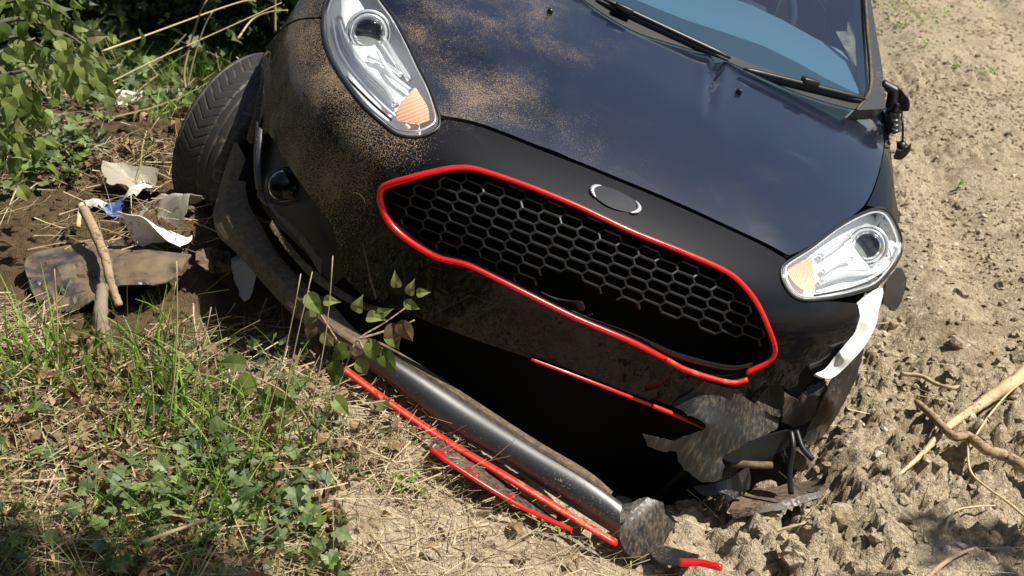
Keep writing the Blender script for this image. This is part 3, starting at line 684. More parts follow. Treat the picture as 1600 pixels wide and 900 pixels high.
# ---- right front wheel, turned and pushed out
def wheel(centre, axis, Rr=.305, W=.215):
    axis = np.asarray(axis, float); axis /= np.linalg.norm(axis); e1 = np.cross(axis, [0, 0, 1.]); e1 /= np.linalg.norm(e1); e2 = np.cross(e1, axis)
    NA = 760; prof = [(-.5, .70), (-.53, .80), (-.52, .91), (-.47, .965)]+[(s, 1.0-.025*abs(s*2)**2.5) for s in np.linspace(-.44, .44, 60)]+[(.47, .965), (.52, .91), (.53, .80), (.5, .70)]
    pr_ = np.array(prof); s = pr_[:, 0]; a = np.linspace(0, 2*PI, NA, endpoint=False)
    S, AA = np.meshgrid(s, a); R_ = np.tile(pr_[:, 1], (NA, 1))*Rr; g = np.zeros_like(S); tread = np.abs(S) <= .46
    for gx_, w_ in ((-.33, .012), (-.19, .013), (-.06, .011), (.40, .012)): g = np.maximum(g, np.exp(-((S-gx_)/w_)**4))
    N_ = 56
    ph = (AA/(2*PI)*N_ + 5.0*np.abs(S-.15)) % 1.; g = np.maximum(g, np.where((S > -.05) & (S < .40), np.exp(-((ph-.5)/.055)**4), 0))
    ph = (AA/(2*PI)*N_*1.0 - 1.0*S) % 1.; g = np.maximum(g, np.where((S < -.31), np.exp(-((ph-.5)/.10)**4), 0))
    g = g*tread; R_ = R_-.0042*g
    R_ = R_ - .004*np.where((np.abs(S) > .465) & (np.abs(S) < .50), (np.sin(AA*N_) > .3), 0)
    p = np.asarray(centre)+axis*(S*W)[..., None]+e1*(R_*np.cos(AA))[..., None]+e2*(R_*np.sin(AA))[..., None]
    n = len(s); p = p.reshape(-1, 3); f = [(i*n+j, i*n+j+1, ((i+1) % NA)*n+j+1, ((i+1) % NA)*n+j) for i in range(NA) for j in range(n-1)]
    wh = bpy.data.objects.new('front_wheel', None); link(wh, car); ty = mk('tyre', p, f, M['rubber'], wh, smooth=True); at_ = ty.data.attributes.new('groove', 'FLOAT', 'POINT'); at_.data.foreach_set('value', g.ravel().astype(np.float32))
    al = np.linspace(0, 2*PI, 41)[:-1]; V = []
    for (o_, r_) in ((-.49, .70), (-.46, .66), (-.2, .62), (.2, .62), (.46, .66), (.49, .70)): V += [np.asarray(centre)+axis*(o_*W)+Rr*r_*(math.cos(q)*e1+math.sin(q)*e2) for q in al]
    mk('rim', V, grid_faces(6, 40, True), M['alloy'], wh)
    sp = []
    for k in range(5):
        q = 2*PI*k/5; d_ = math.cos(q)*e1+math.sin(q)*e2; sp.append(tube([np.asarray(centre)-axis*.06+d_*.03, np.asarray(centre)-axis*.075+d_*.19], [.035, .022], 6))
    sp.append(tube([np.asarray(centre)-axis*.09, np.asarray(centre)-axis*.03], .05, 12)); mk('spokes', *join(sp), M['alloy'], wh)
wheel(at_y([(408, 234, .86)])[0], (-.90, .50, -.10), .272, .20)
V = []
for q in np.linspace(-.3, PI+.3, 22):
    for xx in (-.88, -.60): V.append((xx, .84-.36*math.cos(q), .30+.37*math.sin(q)))
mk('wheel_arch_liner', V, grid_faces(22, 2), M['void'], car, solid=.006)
# ---- fog lamp recess on the left corner
fg = panel('fog_lamp_recess', [(409, 214), (419, 208), (447, 253), (478, 298), (504, 333), (519, 358), (531, 402), (538, 432), (520, 446), (490, 410), (455, 372), (425, 345), (405, 310), (402, 260)], M['clean'], d=-.06, step=7)
pc = body([(444, 291)], -.02)[0]; fw = rays_c([(444, 291)])[0]; s1 = np.cross(fw, [0, 0, 1.]); s1 /= np.linalg.norm(s1); s2 = np.cross(s1, fw); al = np.linspace(0, 2*PI, 25)[:-1]
V = [pc-fw*(.018*math.cos(q))+.043*math.sin(q)*(math.cos(w)*s1+math.sin(w)*s2) for q in np.linspace(0, PI/2, 7) for w in al]
V2 = [pc+fw*(.05*k)+.043*(1-.3*k)*(math.cos(w)*s1+math.sin(w)*s2) for k in (0, 1) for w in al]
fl = mk('fog_lamp', V2, grid_faces(2, 24, True)+[tuple(range(24, 48))], M['clean'], car); mk('fog_lens', V, grid_faces(7, 24, True), M['bulb'], fl)
a2 = np.linspace(0, 2*PI, 33); v, f = tube(pc+.045*(np.outer(np.cos(a2), s1)+np.outer(np.sin(a2), s2)), .005, 8, False); mk('fog_bezel', v, f, M['clean'], fl)
loft('fog_ledge', [(403, 293, .36), (430, 325, .30), (470, 360, .24), (505, 405, .20)], [(409, 306, .32), (436, 344, .26), (476, 388, .20), (500, 430, .17)], M['muddy'], .2, fg)
loft('torn_edge', [(425, 345, .26), (455, 385, .22), (500, 430, .17), (560, 468, .12), (600, 482, .10)], [(421, 352, .24), (450, 394, .20), (498, 444, .15), (560, 480, .11), (605, 492, .09)], M['muddy'], .3, fg, wob=.006)
loft('arch_edge', [(404, 190, .45), (401, 250, .40), (404, 295, .37)], [(411, 205, .43), (407, 250, .38), (410, 297, .35)], M['gloss'], .3, fg)
# ---- long lower lip hanging off the left corner down to the soil
TOPE = [(370, 222, .58), (387, 258, .52), (384, 293, .47), (390, 322, .42), (408, 352, .36), (434, 396, .29), (478, 444, .21), (520, 476, .15), (552, 512, .11), (599, 544, .08), (665, 585, .05), (748, 639, .01), (838, 697, -.04), (912, 742, -.08), (956, 774, -.11), (972, 786, -.12)]
BOTE = [(366, 224, .59), (352, 262, .54), (338, 312, .48), (333, 338, .44), (342, 370, .38), (372, 398, .31), (433, 467, .20), (470, 502, .14), (522, 537, .09), (552, 560, .06), (603, 596, .03), (686, 664, -.02), (789, 726, -.07), (871, 779, -.11), (950, 829, -.15), (966, 842, -.16)]
lip = loft('lower_bumper_lip', TOPE[9:], BOTE[9:], M['gloss'], .24, m=70, n=18)
lipc = loft('lip_corner', TOPE[:10], BOTE[:10], M['muddy'], .16, lip, m=50, n=12, prof=lambda s: math.sin(PI*s)**.6+.5*math.exp(-((s-.5)/.12)**2))
loft('lip_flange', [(575, 528, .12), (606, 540, .11), (670, 578, .08), (752, 632, .04), (842, 690, -.01), (918, 735, -.05), (958, 768, -.08)], [(590, 541, .075), (600, 546, .07), (665, 587, .04), (748, 641, .0), (838, 699, -.05), (912, 744, -.09), (954, 775, -.115)], M['muddy'], .08, lip, n=6)
v, f = tube(at_y(resample(catmull([(537, 576, .02), (586, 613, -.01), (620, 637, -.03), (694, 687, -.07), (785, 741, -.12), (867, 791, -.155), (948, 840, -.18), (962, 848, -.18)], 5), 6)), np.interp(np.linspace(0, 1, 64), [0, .1, .9, 1], [.005, .0085, .0085, .006])[:1].repeat(1) if False else .0125, 8, flat=.6); mk('red_lip_strip', v, f, M['redworn'], lip)
free('lip_end_cap', [(966, 788, -.12), (987, 785, -.11), (1011, 776, -.09), (1037, 785, -.08), (1040, 804, -.09), (1056, 820, -.08), (1040, 846, -.11), (1001, 881, -.17), (975, 858, -.17), (964, 830, -.16)], M['plastic'], lip, ctrl=[(1000, 812, -.135), (1012, 832, -.135)], step=4, wob=.10, solid=.004)
# ---- torn corner on the right: flap, bracket, tray, hoses
flap = free('torn_bumper_flap', [(1052, 574, .04), (1024, 622, .03), (1064, 640, .02), (1104, 664, .02), (1096, 674, .02), (1052, 690, .0), (1020, 682, -.02), (1003, 677, -.03), (1012, 698, -.02), (1032, 704, -.01), (1058, 707, .0), (1060, 722, .0), (1080, 742, .0), (1098, 754, .01), (1128, 748, .03), (1132, 728, .04), (1128, 716, .05), (1160, 696, .07), (1200, 678, .10), (1216, 668, .12), (1226, 632, .15), (1224, 608, .16), (1200, 590, .14), (1184, 600, .11), (1156, 607, .09), (1128, 604, .07), (1080, 590, .05)], M['plastic'], ctrl=[(1130, 650, .062), (1170, 640, .095), (1085, 715, .005)], step=5, wob=.11)
free('flap_fold', [(1128, 716, .07), (1170, 690, .10), (1215, 676, .14), (1232, 672, .15), (1244, 690, .17), (1200, 716, .13), (1150, 724, .09)], M['clean'], flap, step=6, wob=.03)
free('bumper_core', [(1379, 450, .40), (1361, 458, .36), (1337, 476, .30), (1342, 499, .28), (1328, 530, .25), (1305, 556, .22), (1290, 576, .20), (1273, 584, .18), (1290, 591, .18), (1305, 588, .20), (1328, 567, .24), (1354, 537, .29), (1369, 507, .33), (1372, 488, .36), (1380, 460, .40)], M['white'], ctrl=[(1355, 500, .27), (1320, 560, .19)], step=5, solid=.01, n=3)
free('arch_trim', [(1350, 545, .36), (1340, 590, .34), (1318, 632, .30), (1292, 674, .27), (1266, 697, .25), (1254, 688, .24), (1276, 642, .22), (1300, 594, .22), (1330, 568, .28)], M['plastic'], ctrl=[(1305, 630, .22)], step=6, wob=.05)
free('arch_flap', [(1385, 443, .50), (1407, 417, .56), (1417, 438, .58), (1408, 473, .55), (1397, 487, .53), (1380, 474, .48)], M['gloss'], step=5, solid=.006)
free('torn_corner', [(1226, 612, .17), (1250, 628, .18), (1262, 604, .18), (1288, 596, .20), (1296, 612, .22), (1280, 650, .22), (1262, 660, .2), (1240, 668, .18), (1222, 660, .16)], M['plastic'], step=5, wob=.09)
tray = free('undertray', [(1138, 797, .06), (1145, 808, .02), (1184, 801, .03), (1240, 787, .08), (1281, 776, .12), (1295, 756, .17), (1294, 732, .22), (1288, 745, .26), (1262, 752, .28), (1225, 757, .25), (1176, 765, .2), (1150, 778, .13)], M['muddy'], step=6, wob=.05)
free('undertray_lip', [(1140, 797, .04), (1145, 810, .0), (1184, 803, .01), (1240, 790, .06), (1283, 778, .10), (1298, 754, .15), (1296, 730, .20), (1290, 754, .16), (1278, 768, .11), (1238, 780, .07), (1184, 792, .03)], M['plastic'], tray, step=5)
for q in ([(1236, 674, .14), (1239, 700, .11), (1234, 735, .10), (1236, 772, .08)], [(1244, 672, .16), (1254, 700, .13), (1270, 718, .12)], [(1232, 680, .18), (1222, 700, .17), (1228, 722, .16)], [(1144, 724, .09), (1172, 726, .08), (1206, 727, .09)]):
    v, f = tube(at_y(catmull(q, 6)), .0075 if q[0][0] != 1144 else .010, 8); mk('hose', v, f, M['clean'] if q[0][0] != 1144 else M['muddy'], car)
v0, f0 = ico(2); cpt = at_y([(1248, 716, .15)])[0]; mk('horn', np.vstack([v0*np.array([.03, .026, .03])+cpt]), f0, M['muddy'], car)
free('splash_guard', [(1130, 720, .12), (1168, 698, .14), (1206, 684, .17), (1222, 680, .18), (1206, 722, .16), (1160, 724, .13)], M['clean'], step=6, wob=.03)
free('splash_guard', [(1082, 760, .10), (1130, 752, .12), (1170, 730, .2), (1172, 762, .2), (1140, 796, .08), (1132, 770, .1), (1100, 775, .09)], M['gloss'], step=6, wob=.04)
# ---- smashed door mirror
pm = lambda x, y, d=1.2: at_y([(x, y, d)])[0]
v, f = join([tube([pm(1378, 130), pm(1396, 140), pm(1394, 165), pm(1400, 185)], [.016, .02, .022, .014], 7), box(pm(1400, 166), (.045, .04, .03), [[.8, -.6, 0], [.6, .8, 0], [0, 0, 1]]), box(pm(1393, 178), (.03, .05, .022))]); mr = mk('door_mirror', v, f, M['clean'], car, smooth=False, bevel=.006)
free('mirror_shell', [(1402, 134, 1.2), (1414, 148, 1.18), (1421, 162, 1.17), (1419, 174, 1.17), (1408, 174, 1.18), (1398, 158, 1.2)], M['plastic'], mr, step=3, solid=.006)
for k in range(3):
    v, f = tube(np.array([pm(1386, 186+9*k), pm(1398, 190+8*k, 1.16), pm(1406, 186+8*k)]), .008, 6); mk('mirror_bracket', v, f, M['gloss'], mr)
v, f = tube(np.array([pm(1409, 175), pm(1411, 200, 1.17), pm(1410, 226)]), .0035, 6); mk('mirror_cable', v, f, M['clean'], mr)
v, f = join([tube([pm(1408, 222), pm(1409, 236)], .014, 8)]); mk('mirror_motor', v, f, M['clean'], mr)
free('mirror_cap', [(1396, 248, 1.18), (1400, 234, 1.17), (1412, 236, 1.16), (1424, 224, 1.15), (1421, 238, 1.16), (1408, 250, 1.17)], M['gloss'], mr, step=3, solid=.008)
# ================================================================ LOOSE PIECES OF TRIM ON THE SOIL
def loose(name, poly, mat, label, cat, lift=.012, step=6, wob=.012, solid=.004, curve=0., n=2, group=None):
    P, T, _ = fill(poly, step, (), n); V = gp(P[:, 0], P[:, 1], .0)
    base = V.mean(0); q = np.c_[V[:, :2]-base[:2], np.ones(len(V))]; k = np.linalg.lstsq(q, V[:, 2], rcond=None)[0]
    # lie on a smooth sheet resting above the lumps
    z = q@k+lift+wob*(fbm(P[:, 0]/38., P[:, 1]/38., 2)-.5)
    r = rays_w(P); zz = z; t = (zz-CAM[2])/r[:, 2]; V = CAM+r*t[:, None]
    if curve:
        a = (P-P.mean(0)); a = a[:, 1]/max(1e-6, np.abs(a[:, 1]).max()); V[:, 2] += curve*(1-a*a)
    def on(px, up=0.):
        px = np.asarray(px, float); r = rays_w(px); g = CAM+r*((base[2]+lift-CAM[2])/r[:, 2])[:, None]
        for it in range(6): zz = np.c_[g[:, :2]-base[:2], np.ones(len(g))]@k+lift+up; g = CAM+r*((zz-CAM[2])/r[:, 2])[:, None]
        return g
    global lie_on; lie_on = on
    return tag(mk(name, V, T, mat, solid=solid), label, cat, group)
ts = loose('torn_trim_strip', [(678, 686), (673, 701), (698, 720), (733, 743), (771, 767), (815, 792), (849, 808), (893, 828), (852, 799), (840, 790), (820, 775), (793, 752), (765, 733), (738, 711), (700, 690), (684, 681)], M['plastic'], 'torn black trim strip with a red edge lying below the hanging lip', 'trim strip', lift=.045)
v, f = tube(lie_on(resample(catmull([(673, 701), (698, 720), (733, 743), (771, 767), (815, 792), (849, 808), (893, 828)], 5), 6), .004), .0055, 8); mk('red_edge', v, f, M['red'], ts)
for q in ((692, 706), (733, 732), (741, 742), (798, 775)):
    c = lie_on([q], .006)[0]; mk('clip', *box(c, (.018, .010, .006)), M['red'], ts, bevel=.003)
sh = loose('trim_shard', [(1014, 862), (1028, 849), (1060, 858), (1092, 867), (1088, 880), (1060, 882), (1030, 878)], M['plastic'], 'broken black trim shard with a red tip beside the lip end', 'trim shard', lift=.05)
v, f = tube(lie_on(resample(np.array([(1062, 879), (1095, 879), (1127, 887)], float), 5), .008), .009, 8); mk('red_tip', v, f, M['red'], sh)
# ================================================================ LITTER
loose('plastic_sheet', [(40, 424), (56, 408), (116, 388), (160, 376), (200, 386), (224, 400), (302, 412), (288, 430), (276, 448), (240, 458), (190, 458), (148, 474), (108, 488), (60, 478), (44, 446)], M['sheet'], 'mud-smeared black plastic sheet half buried under the stick', 'plastic sheet', lift=.035, wob=.03, curve=.03)
loose('plastic_shard', [(308, 392), (330, 386), (358, 396), (360, 422), (335, 426), (308, 412)], M['sheet'], 'small dark plastic shard between the sheet and the lip', 'plastic shard', lift=.04, wob=.02)
def crumple(name, px, py, size, mat, label, cat, amp=.5, lift=.02, asp=.7, seed=0, rz=0., n=22):
    r = np.random.default_rng(seed); u, v = np.meshgrid(np.linspace(-1, 1, n), np.linspace(-1, 1, n)); h = np.zeros_like(u); dx = np.zeros_like(u); dy = np.zeros_like(u)
    for k in range(14):
        a = r.uniform(0, PI); o = r.uniform(-.9, .9); q = np.abs(np.cos(a)*u+np.sin(a)*v-o); w = r.uniform(-1, 1); h += q*w; dx -= .22*q*w*np.cos(a*3); dy -= .22*q*w*np.sin(a*2)
    h -= h.mean(); h /= np.abs(h).max()+1e-9; rag = 1+.07*np.sin(3*np.arctan2(v, u)+seed)+.06*np.sin(7*np.arctan2(v, u)+2*seed)
    X_ = (u*rag*(1-.12*u*u*v*v)+dx)*size; Y_ = (v*rag+dy)*size*asp; Z_ = (h*1.1*amp+.25*(1-u*u)*(1-v*v))*size
    c, s = math.cos(rz), math.sin(rz); p = gp([px], [py])[0]; Yr = X_*s+Y_*c
    V = np.stack([p[0]+X_*c-Y_*s, p[1]+Yr*.8, p[2]+lift+Z_+.55*Yr], -1).reshape(-1, 3)
    return tag(mk(name, V, grid_faces(n, n), mat, smooth=False, solid=.0015), label, cat)
crumple('paper_scrap', 203, 168, .04, M['paper'], 'bright white paper scrap on the bank behind the tyre', 'paper', seed=1, lift=.04)
crumple('crumpled_paper', 250, 389, .085, M['paper'], 'crumpled white paper on the upper edge of the muddy sheet', 'paper', seed=2, amp=1.3, lift=.04, asp=.6, rz=-.15)
crumple('plastic_wad', 376, 432, .075, M['paper'], 'white crumpled plastic wad resting against the bumper lip', 'plastic', seed=3, amp=1.1, lift=.06, asp=.8, rz=-.6)
crumple('foil_bag', 205, 300, .085, M['bag'], 'crushed muddy foil bag on the soil heap', 'bag', seed=4, amp=.7, lift=.03, asp=.6)
crumple('white_wrapper', 226, 316, .04, M['paper'], 'folded white flap of wrapper below the foil bag', 'wrapper', seed=5, amp=.7, lift=.05, asp=.5, rz=.9)
crumple('blue_wrapper', 172, 335, .035, M['blue'], 'small blue printed wrapper beside the leaning stick', 'wrapper', seed=6, amp=.8, lift=.03)
crumple('pale_wrapper', 152, 330, .035, M['paper'], 'small pale wrapper left of the blue one', 'wrapper', seed=8, amp=.8, lift=.02)
crumple('brown_bag', 262, 335, .08, M['bag'], 'torn brown bag crushed into soil in front of the tyre', 'bag', seed=7, amp=.8, lift=.02, asp=.7)
# ================================================================ ROOTS AND STICKS
def stick(name, pts, r0, r1, mat, label, cat='root', lift=.01, knob=.12, group=None, n=8):
    P = resample(catmull([(*q[:2], q[2] if len(q) > 2 else 0) for q in pts], 6), 5)
    W_ = gp(P[:, 0], P[:, 1], 0.); z = W_[:, 2]; zs = np.convolve(np.pad(z, 9, 'edge'), np.ones(19)/19, 'valid')
    t = (zs+lift+P[:, 2]-CAM[2])/rays_w(P[:, :2])[:, 2]; W_ = CAM+rays_w(P[:, :2])*t[:, None]
    rr = np.linspace(r0, r1, len(W_))*(1+knob*(np.random.default_rng(len(P)).random(len(W_))-.5)*2)
    v, f = tube(W_, rr, n); return tag(mk(name, v, f, mat), label, cat, group)
stick('thick_root', [(1432, 628, .04), (1455, 648, .05), (1478, 672, .05), (1494, 683, .05), (1512, 680, .05), (1540, 702, .05), (1570, 712, .04), (1600, 730, .04), (1640, 765, .03)], .010, .019, M['wood'], 'thick bent brown root rising from the soil at right')
stick('pale_root', [(1660, 530, .02), (1600, 585, .02), (1556, 615, .02), (1520, 640, .02), (1480, 668, .015), (1440, 710, .012), (1400, 746, .008)], .028, .004, M['paleroot'], 'long pale root tapering down to the left past the bent root')
stick('short_root', [(1408, 584, .02), (1440, 588, .02), (1462, 600, .02), (1485, 606, .02), (1502, 604, .01)], .007, .006, M['paleroot'], 'short wavy pale root above the bent root')
stick('thin_root', [(1512, 690, .02), (1516, 735, .02), (1540, 760, .02), (1575, 785, .02), (1610, 815, .02)], .003, .004, M['straw'], 'thin straw-coloured root running to the right edge')
stick('thin_root', [(1475, 830, .015), (1490, 800, .02), (1520, 792, .02), (1555, 790, .01)], .0035, .002, M['straw'], 'thin curled root on the clods at lower right')
stick('thin_root', [(1525, 680, .03), (1545, 650, .03), (1575, 615, .03), (1600, 595, .03)], .003, .003, M['straw'], 'thin rootlet alongside the pale root')
stick('dark_root', [(1445, 905, .01), (1475, 880, .02), (1500, 865, .01), (1520, 858, .0)], .007, .004, M['wood'], 'dark root end in the shaded soil at bottom right')
stick('thin_root', [(1210, 830, .01), (1240, 822, .015), (1278, 812, .01)], .004, .003, M['straw'], 'pale rootlet under the torn undertray')
stick('leaning_stick', [(130, 326, .12), (142, 350, .11), (152, 372, .10), (166, 408, .09), (172, 440, .07), (186, 478, .03)], .014, .011, M['wood'], 'brown stick leaning over the muddy plastic sheet', 'stick')
stick('broken_stub', [(160, 450, .07), (157, 490, .05), (160, 528, .0)], .016, .020, M['oldwood'], 'grey broken wood stub below the leaning stick', 'stick')
stick('pale_stick', [(122, 355, .04), (124, 335, .06), (127, 318, .08)], .007, .006, M['paleroot'], 'short pale stick beside the leaning stick', 'stick')
stick('pale_stick', [(216, 850, .07), (265, 832, .07), (322, 812, .08)], .004, .004, M['straw'], 'straight pale stick lying on the ivy at the bottom', 'stick')
# ================================================================ PLANTS
def strips(paths, wid, name, mat, ups=None):     # many thin two-sided ribbons with a fold, each (k,3)
    V = []; Fc = []; o = 0
    for P, w in zip(paths, wid):
        k = len(P); T = np.gradient(P, axis=0); s = np.cross(T, [0, 0, 1.]); ln = np.linalg.norm(s, axis=1)[:, None]; s = np.where(ln > 1e-6, s/np.maximum(ln, 1e-6), [1., 0, 0])
        tap = np.linspace(1, .12, k)[:, None]*w
        a = rng.uniform(0, PI); s2 = np.cross(T/np.linalg.norm(T, axis=1)[:, None], s); s = s*math.cos(a)+s2*math.sin(a)
        V += [P-s*tap, P+s*tap]; idx = np.arange(k-1)
        Fc.append(np.stack([o+idx, o+k+idx, o+k+idx+1, o+idx+1], 1)); o += 2*k
    return mk_np(name, np.vstack(V), np.vstack(Fc), mat)
def scatter_leaves(pts, sizes, tmpl, tf, tilt=.6, up=None):
    n = len(pts); k = len(tmpl); yaw = rng.uniform(0, 2*PI, n); tx = rng.normal(0, tilt, n); ty = rng.normal(0, tilt, n)
    c, s = np.cos(yaw), np.sin(yaw); z0 = np.zeros(n); o1 = np.ones(n)
    Rz = np.stack([np.stack([c, -s, z0], -1), np.stack([s, c, z0], -1), np.stack([z0, z0, o1], -1)], 1)
    cx, sx = np.cos(tx), np.sin(tx); Rx = np.stack([np.stack([o1, z0, z0], -1), np.stack([z0, cx, -sx], -1), np.stack([z0, sx, cx], -1)], 1)
    cy, sy = np.cos(ty), np.sin(ty); Ry = np.stack([np.stack([cy, z0, sy], -1), np.stack([z0, o1, z0], -1), np.stack([-sy, z0, cy], -1)], 1)
    R_ = Rx@Ry@Rz; curl = 1+.8*rng.random((n, 1)); t = np.broadcast_to(tmpl, (n, k, 3)).copy(); t[:, :, 2] *= curl
    V = np.einsum('nij,nkj->nki', R_, t)*sizes[:, None, None]+pts[:, None]
    return V.reshape(-1, 3), (tf[None]+np.arange(n)[:, None, None]*k).reshape(-1, 3)
def outline_leaf(pts, fold=.25, droop=.2):
    P = [(0, .45)]+pts; v = np.array([(x, y-.5, fold*abs(x)-droop*(y-.3)**2) for x, y in P]); k = len(pts)
    return v, np.array([(0, 1+i, 1+(i+1) % k) for i in range(k)])
IVY, IVYF = outline_leaf([(0, .12), (.22, 0), (.42, .12), (.30, .32), (.52, .52), (.24, .60), (0, 1.0), (-.24, .60), (-.52, .52), (-.30, .32), (-.42, .12), (-.22, 0)])
OVA, OVAF = outline_leaf([(0, 0), (.15, .03), (.27, .12), (.345, .26), (.34, .42), (.27, .60), (.16, .78), (.07, .92), (0, 1.08), (-.07, .92), (-.16, .78), (-.27, .60), (-.34, .42), (-.345, .26), (-.27, .12), (-.15, .03)], .35, .5)
OVA0 = outline_leaf([(0, 0), (.22, .12), (.34, .34), (.28, .62), (.13, .85), (0, 1.05), (-.13, .85), (-.28, .62), (-.34, .34), (-.22, .12)], .35, .35)
def zone(n, polys, seedscale=3.0, thr=(.38, .6)):
    """random ground points seen inside pixel polygons, patchy"""
    out = []
    for poly, cnt in polys:
        q = np.array(poly, float); lo, hi = q.min(0), q.max(0); P = rng.uniform(lo, hi, (int(cnt*2.2), 2)); P = P[inside(P, q)]
        W_ = gp(P[:, 0], P[:, 1]); m = rng.random(len(W_)) < .15+.85*sm(thr[0], thr[1], fbm(W_[:, 0]*seedscale+n, W_[:, 1]*seedscale, 3)); out.append(W_[m])
    return np.vstack(out)
LEFTLOW = [(-60, 520), (60, 560), (200, 590), (380, 560), (520, 560), (640, 640), (600, 720), (540, 800), (560, 930), (-60, 930)]
LEFTLOWB = [(-60, 470), (200, 520), (420, 510), (540, 590), (660, 640), (820, 790), (1000, 890), (1000, 930), (-60, 930)]
W_ = zone(1, [(LEFTLOW, 380), ([(-60, 740), (420, 740), (560, 930), (-60, 930)], 330), ([(-60, 200), (130, 160), (170, 230), (120, 300), (-60, 330)], 380)]); W_[:, 2] += rng.random(len(W_))**1.5*.085+.006
v, f = scatter_leaves(W_, .022+.030*rng.random(len(W_)), IVY, IVYF, .5)
tag(mk_np('ivy', v, f, M['ivy']), 'ivy creeping over the bank at lower left', 'ivy', kind='stuff')
W_ = zone(2, [(LEFTLOW, 620), (LEFTLOWB, 260), ([(-60, 560), (180, 540), (230, 720), (-60, 740)], 200), ([(0, 180), (300, 160), (280, 260), (60, 300)], 120)]); W_[:, 2] += .006+.035*rng.random(len(W_))
v, f = scatter_leaves(W_, .020+.026*rng.random(len(W_)), OVA*[1, 1, 2.0], OVAF, .55)
tag(mk_np('dead_leaves', v, f, M['dead']), 'brown curled dead leaves littering the bank', 'leaves', kind='stuff')
def straws(W_, lo, hi, flat=.25, w=(.0008, .002)):
    ps = []; ws_ = []
    for p in W_:
        a = rng.uniform(0, 2*PI); ln = rng.uniform(lo, hi); d = np.array([math.cos(a), math.sin(a), rng.normal(0, flat)]); d /= np.linalg.norm(d); b = rng.normal(0, .12, 3)
        t = np.linspace(-.5, .5, 5)[:, None]; ps.append(p+d*t*ln+b*(t*t)*ln+[0, 0, .01]); ws_.append(rng.uniform(*w))
    return ps, ws_
W_ = zone(3, [(LEFTLOWB, 4300), ([(-60, 150), (330, 140), (300, 260), (150, 330), (-60, 360)], 420), ([(1240, 500), (1640, 500), (1640, 930), (1000, 930)], 120), ([(120, 230), (340, 230), (330, 400), (60, 400)], 160)], thr=(.3, .55))
W_[:, 2] += .03*rng.random(len(W_)); ps, wd = straws(W_, .05, .26)
tag(strips(ps, wd, 'dry_straw', M['strawbits']), 'dry straw and rootlets scattered over the bank', 'straw', kind='stuff')
def tuft(bases, n, hgt, spread, name='grass', w=(.0026, .0048)):
    ps = []; ws_ = []
    for (px, py, m, hh) in bases:
        b = gp([px], [py])[0]
        for k in range(int(m*1.25)):
            a = rng.uniform(0, 2*PI); o = b+np.array([math.cos(a), math.sin(a), 0])*rng.uniform(0, .09); o[2] = ground_h(o[0], o[1])-.005
            ln = 1.35*hh*rng.uniform(.5, 1.1); le = rng.uniform(.1, spread); t = np.linspace(0, 1, 7)[:, None]; a2 = rng.uniform(0, 2*PI)
            dr = np.array([math.cos(a2), math.sin(a2), 0]); ps.append(o+np.array([0, 0, 1.])*ln*t*(1-.35*le*t)+dr*ln*le*t**2); ws_.append(rng.uniform(*w))
    return ps, ws_
GB = [(40, 600, 16, .16), (75, 580, 14, .18), (110, 590, 12, .16), (150, 600, 12, .17), (235, 590, 20, .20), (265, 600, 18, .18), (330, 640, 14, .16), (215, 640, 12, .15), (290, 670, 14, .15), (340, 690, 20, .15), (300, 740, 22, .13), (380, 760, 22, .13), (350, 830, 26, .14), (400, 720, 20, .15), (430, 690, 14, .16), (180, 700, 10, .13), (450, 640, 10, .14), (260, 185, 16, .10), (235, 250, 10, .07), (275, 180, 10, .09), (250, 560, 8, .2), (100, 640, 10, .15), (480, 730, 10, .12), (340, 790, 18, .13)]
ps, wd = tuft(GB, 0, 0, .9)
W_ = zone(5, [(LEFTLOW, 520), ([(150, 60), (440, 50), (420, 140), (200, 150)], 900)])
for p in W_:
    a = rng.uniform(0, 2*PI); ln = rng.uniform(.05, .17); t = np.linspace(0, 1, 5)[:, None]; ps.append(p+np.array([0, 0, 1.])*ln*t+np.array([math.cos(a), math.sin(a), 0])*ln*.6*t**2); wd.append(rng.uniform(.0012, .0026))
tag(strips(ps, wd, 'grass', M['grass']), 'fresh green grass tufts growing from the bank', 'grass', kind='stuff')
# small weeds on the field and by the lip
W_ = np.vstack([gp([q[0]], [q[1]]) + rng.normal(0, s_, (k, 3))*[1, 1, .25] for q, s_, k in [((1410, 40), .12, 60), ((1395, 10), .1, 40), ((1440, 75), .06, 20), ((1500, 298), .015, 10), ((1540, 120), .03, 12), ((1510, 110), .04, 12), ((815, 810), .012, 14), ((870, 830), .03, 16), ((720, 740), .02, 14), ((650, 775), .02, 12), ((630, 770), .015, 8), ((1585, 0), .1, 20), ((1480, 20), .1, 20)]]); W_[:, 2] = ground_h(W_[:, 0], W_[:, 1])+.008+.03*rng.random(len(W_))
v, f = scatter_leaves(W_, .012+.016*rng.random(len(W_)), OVA, OVAF, .5); tag(mk_np('weeds', v, f, M['grass']), 'tiny green weeds sprouting from the bare soil', 'weeds', kind='stuff')
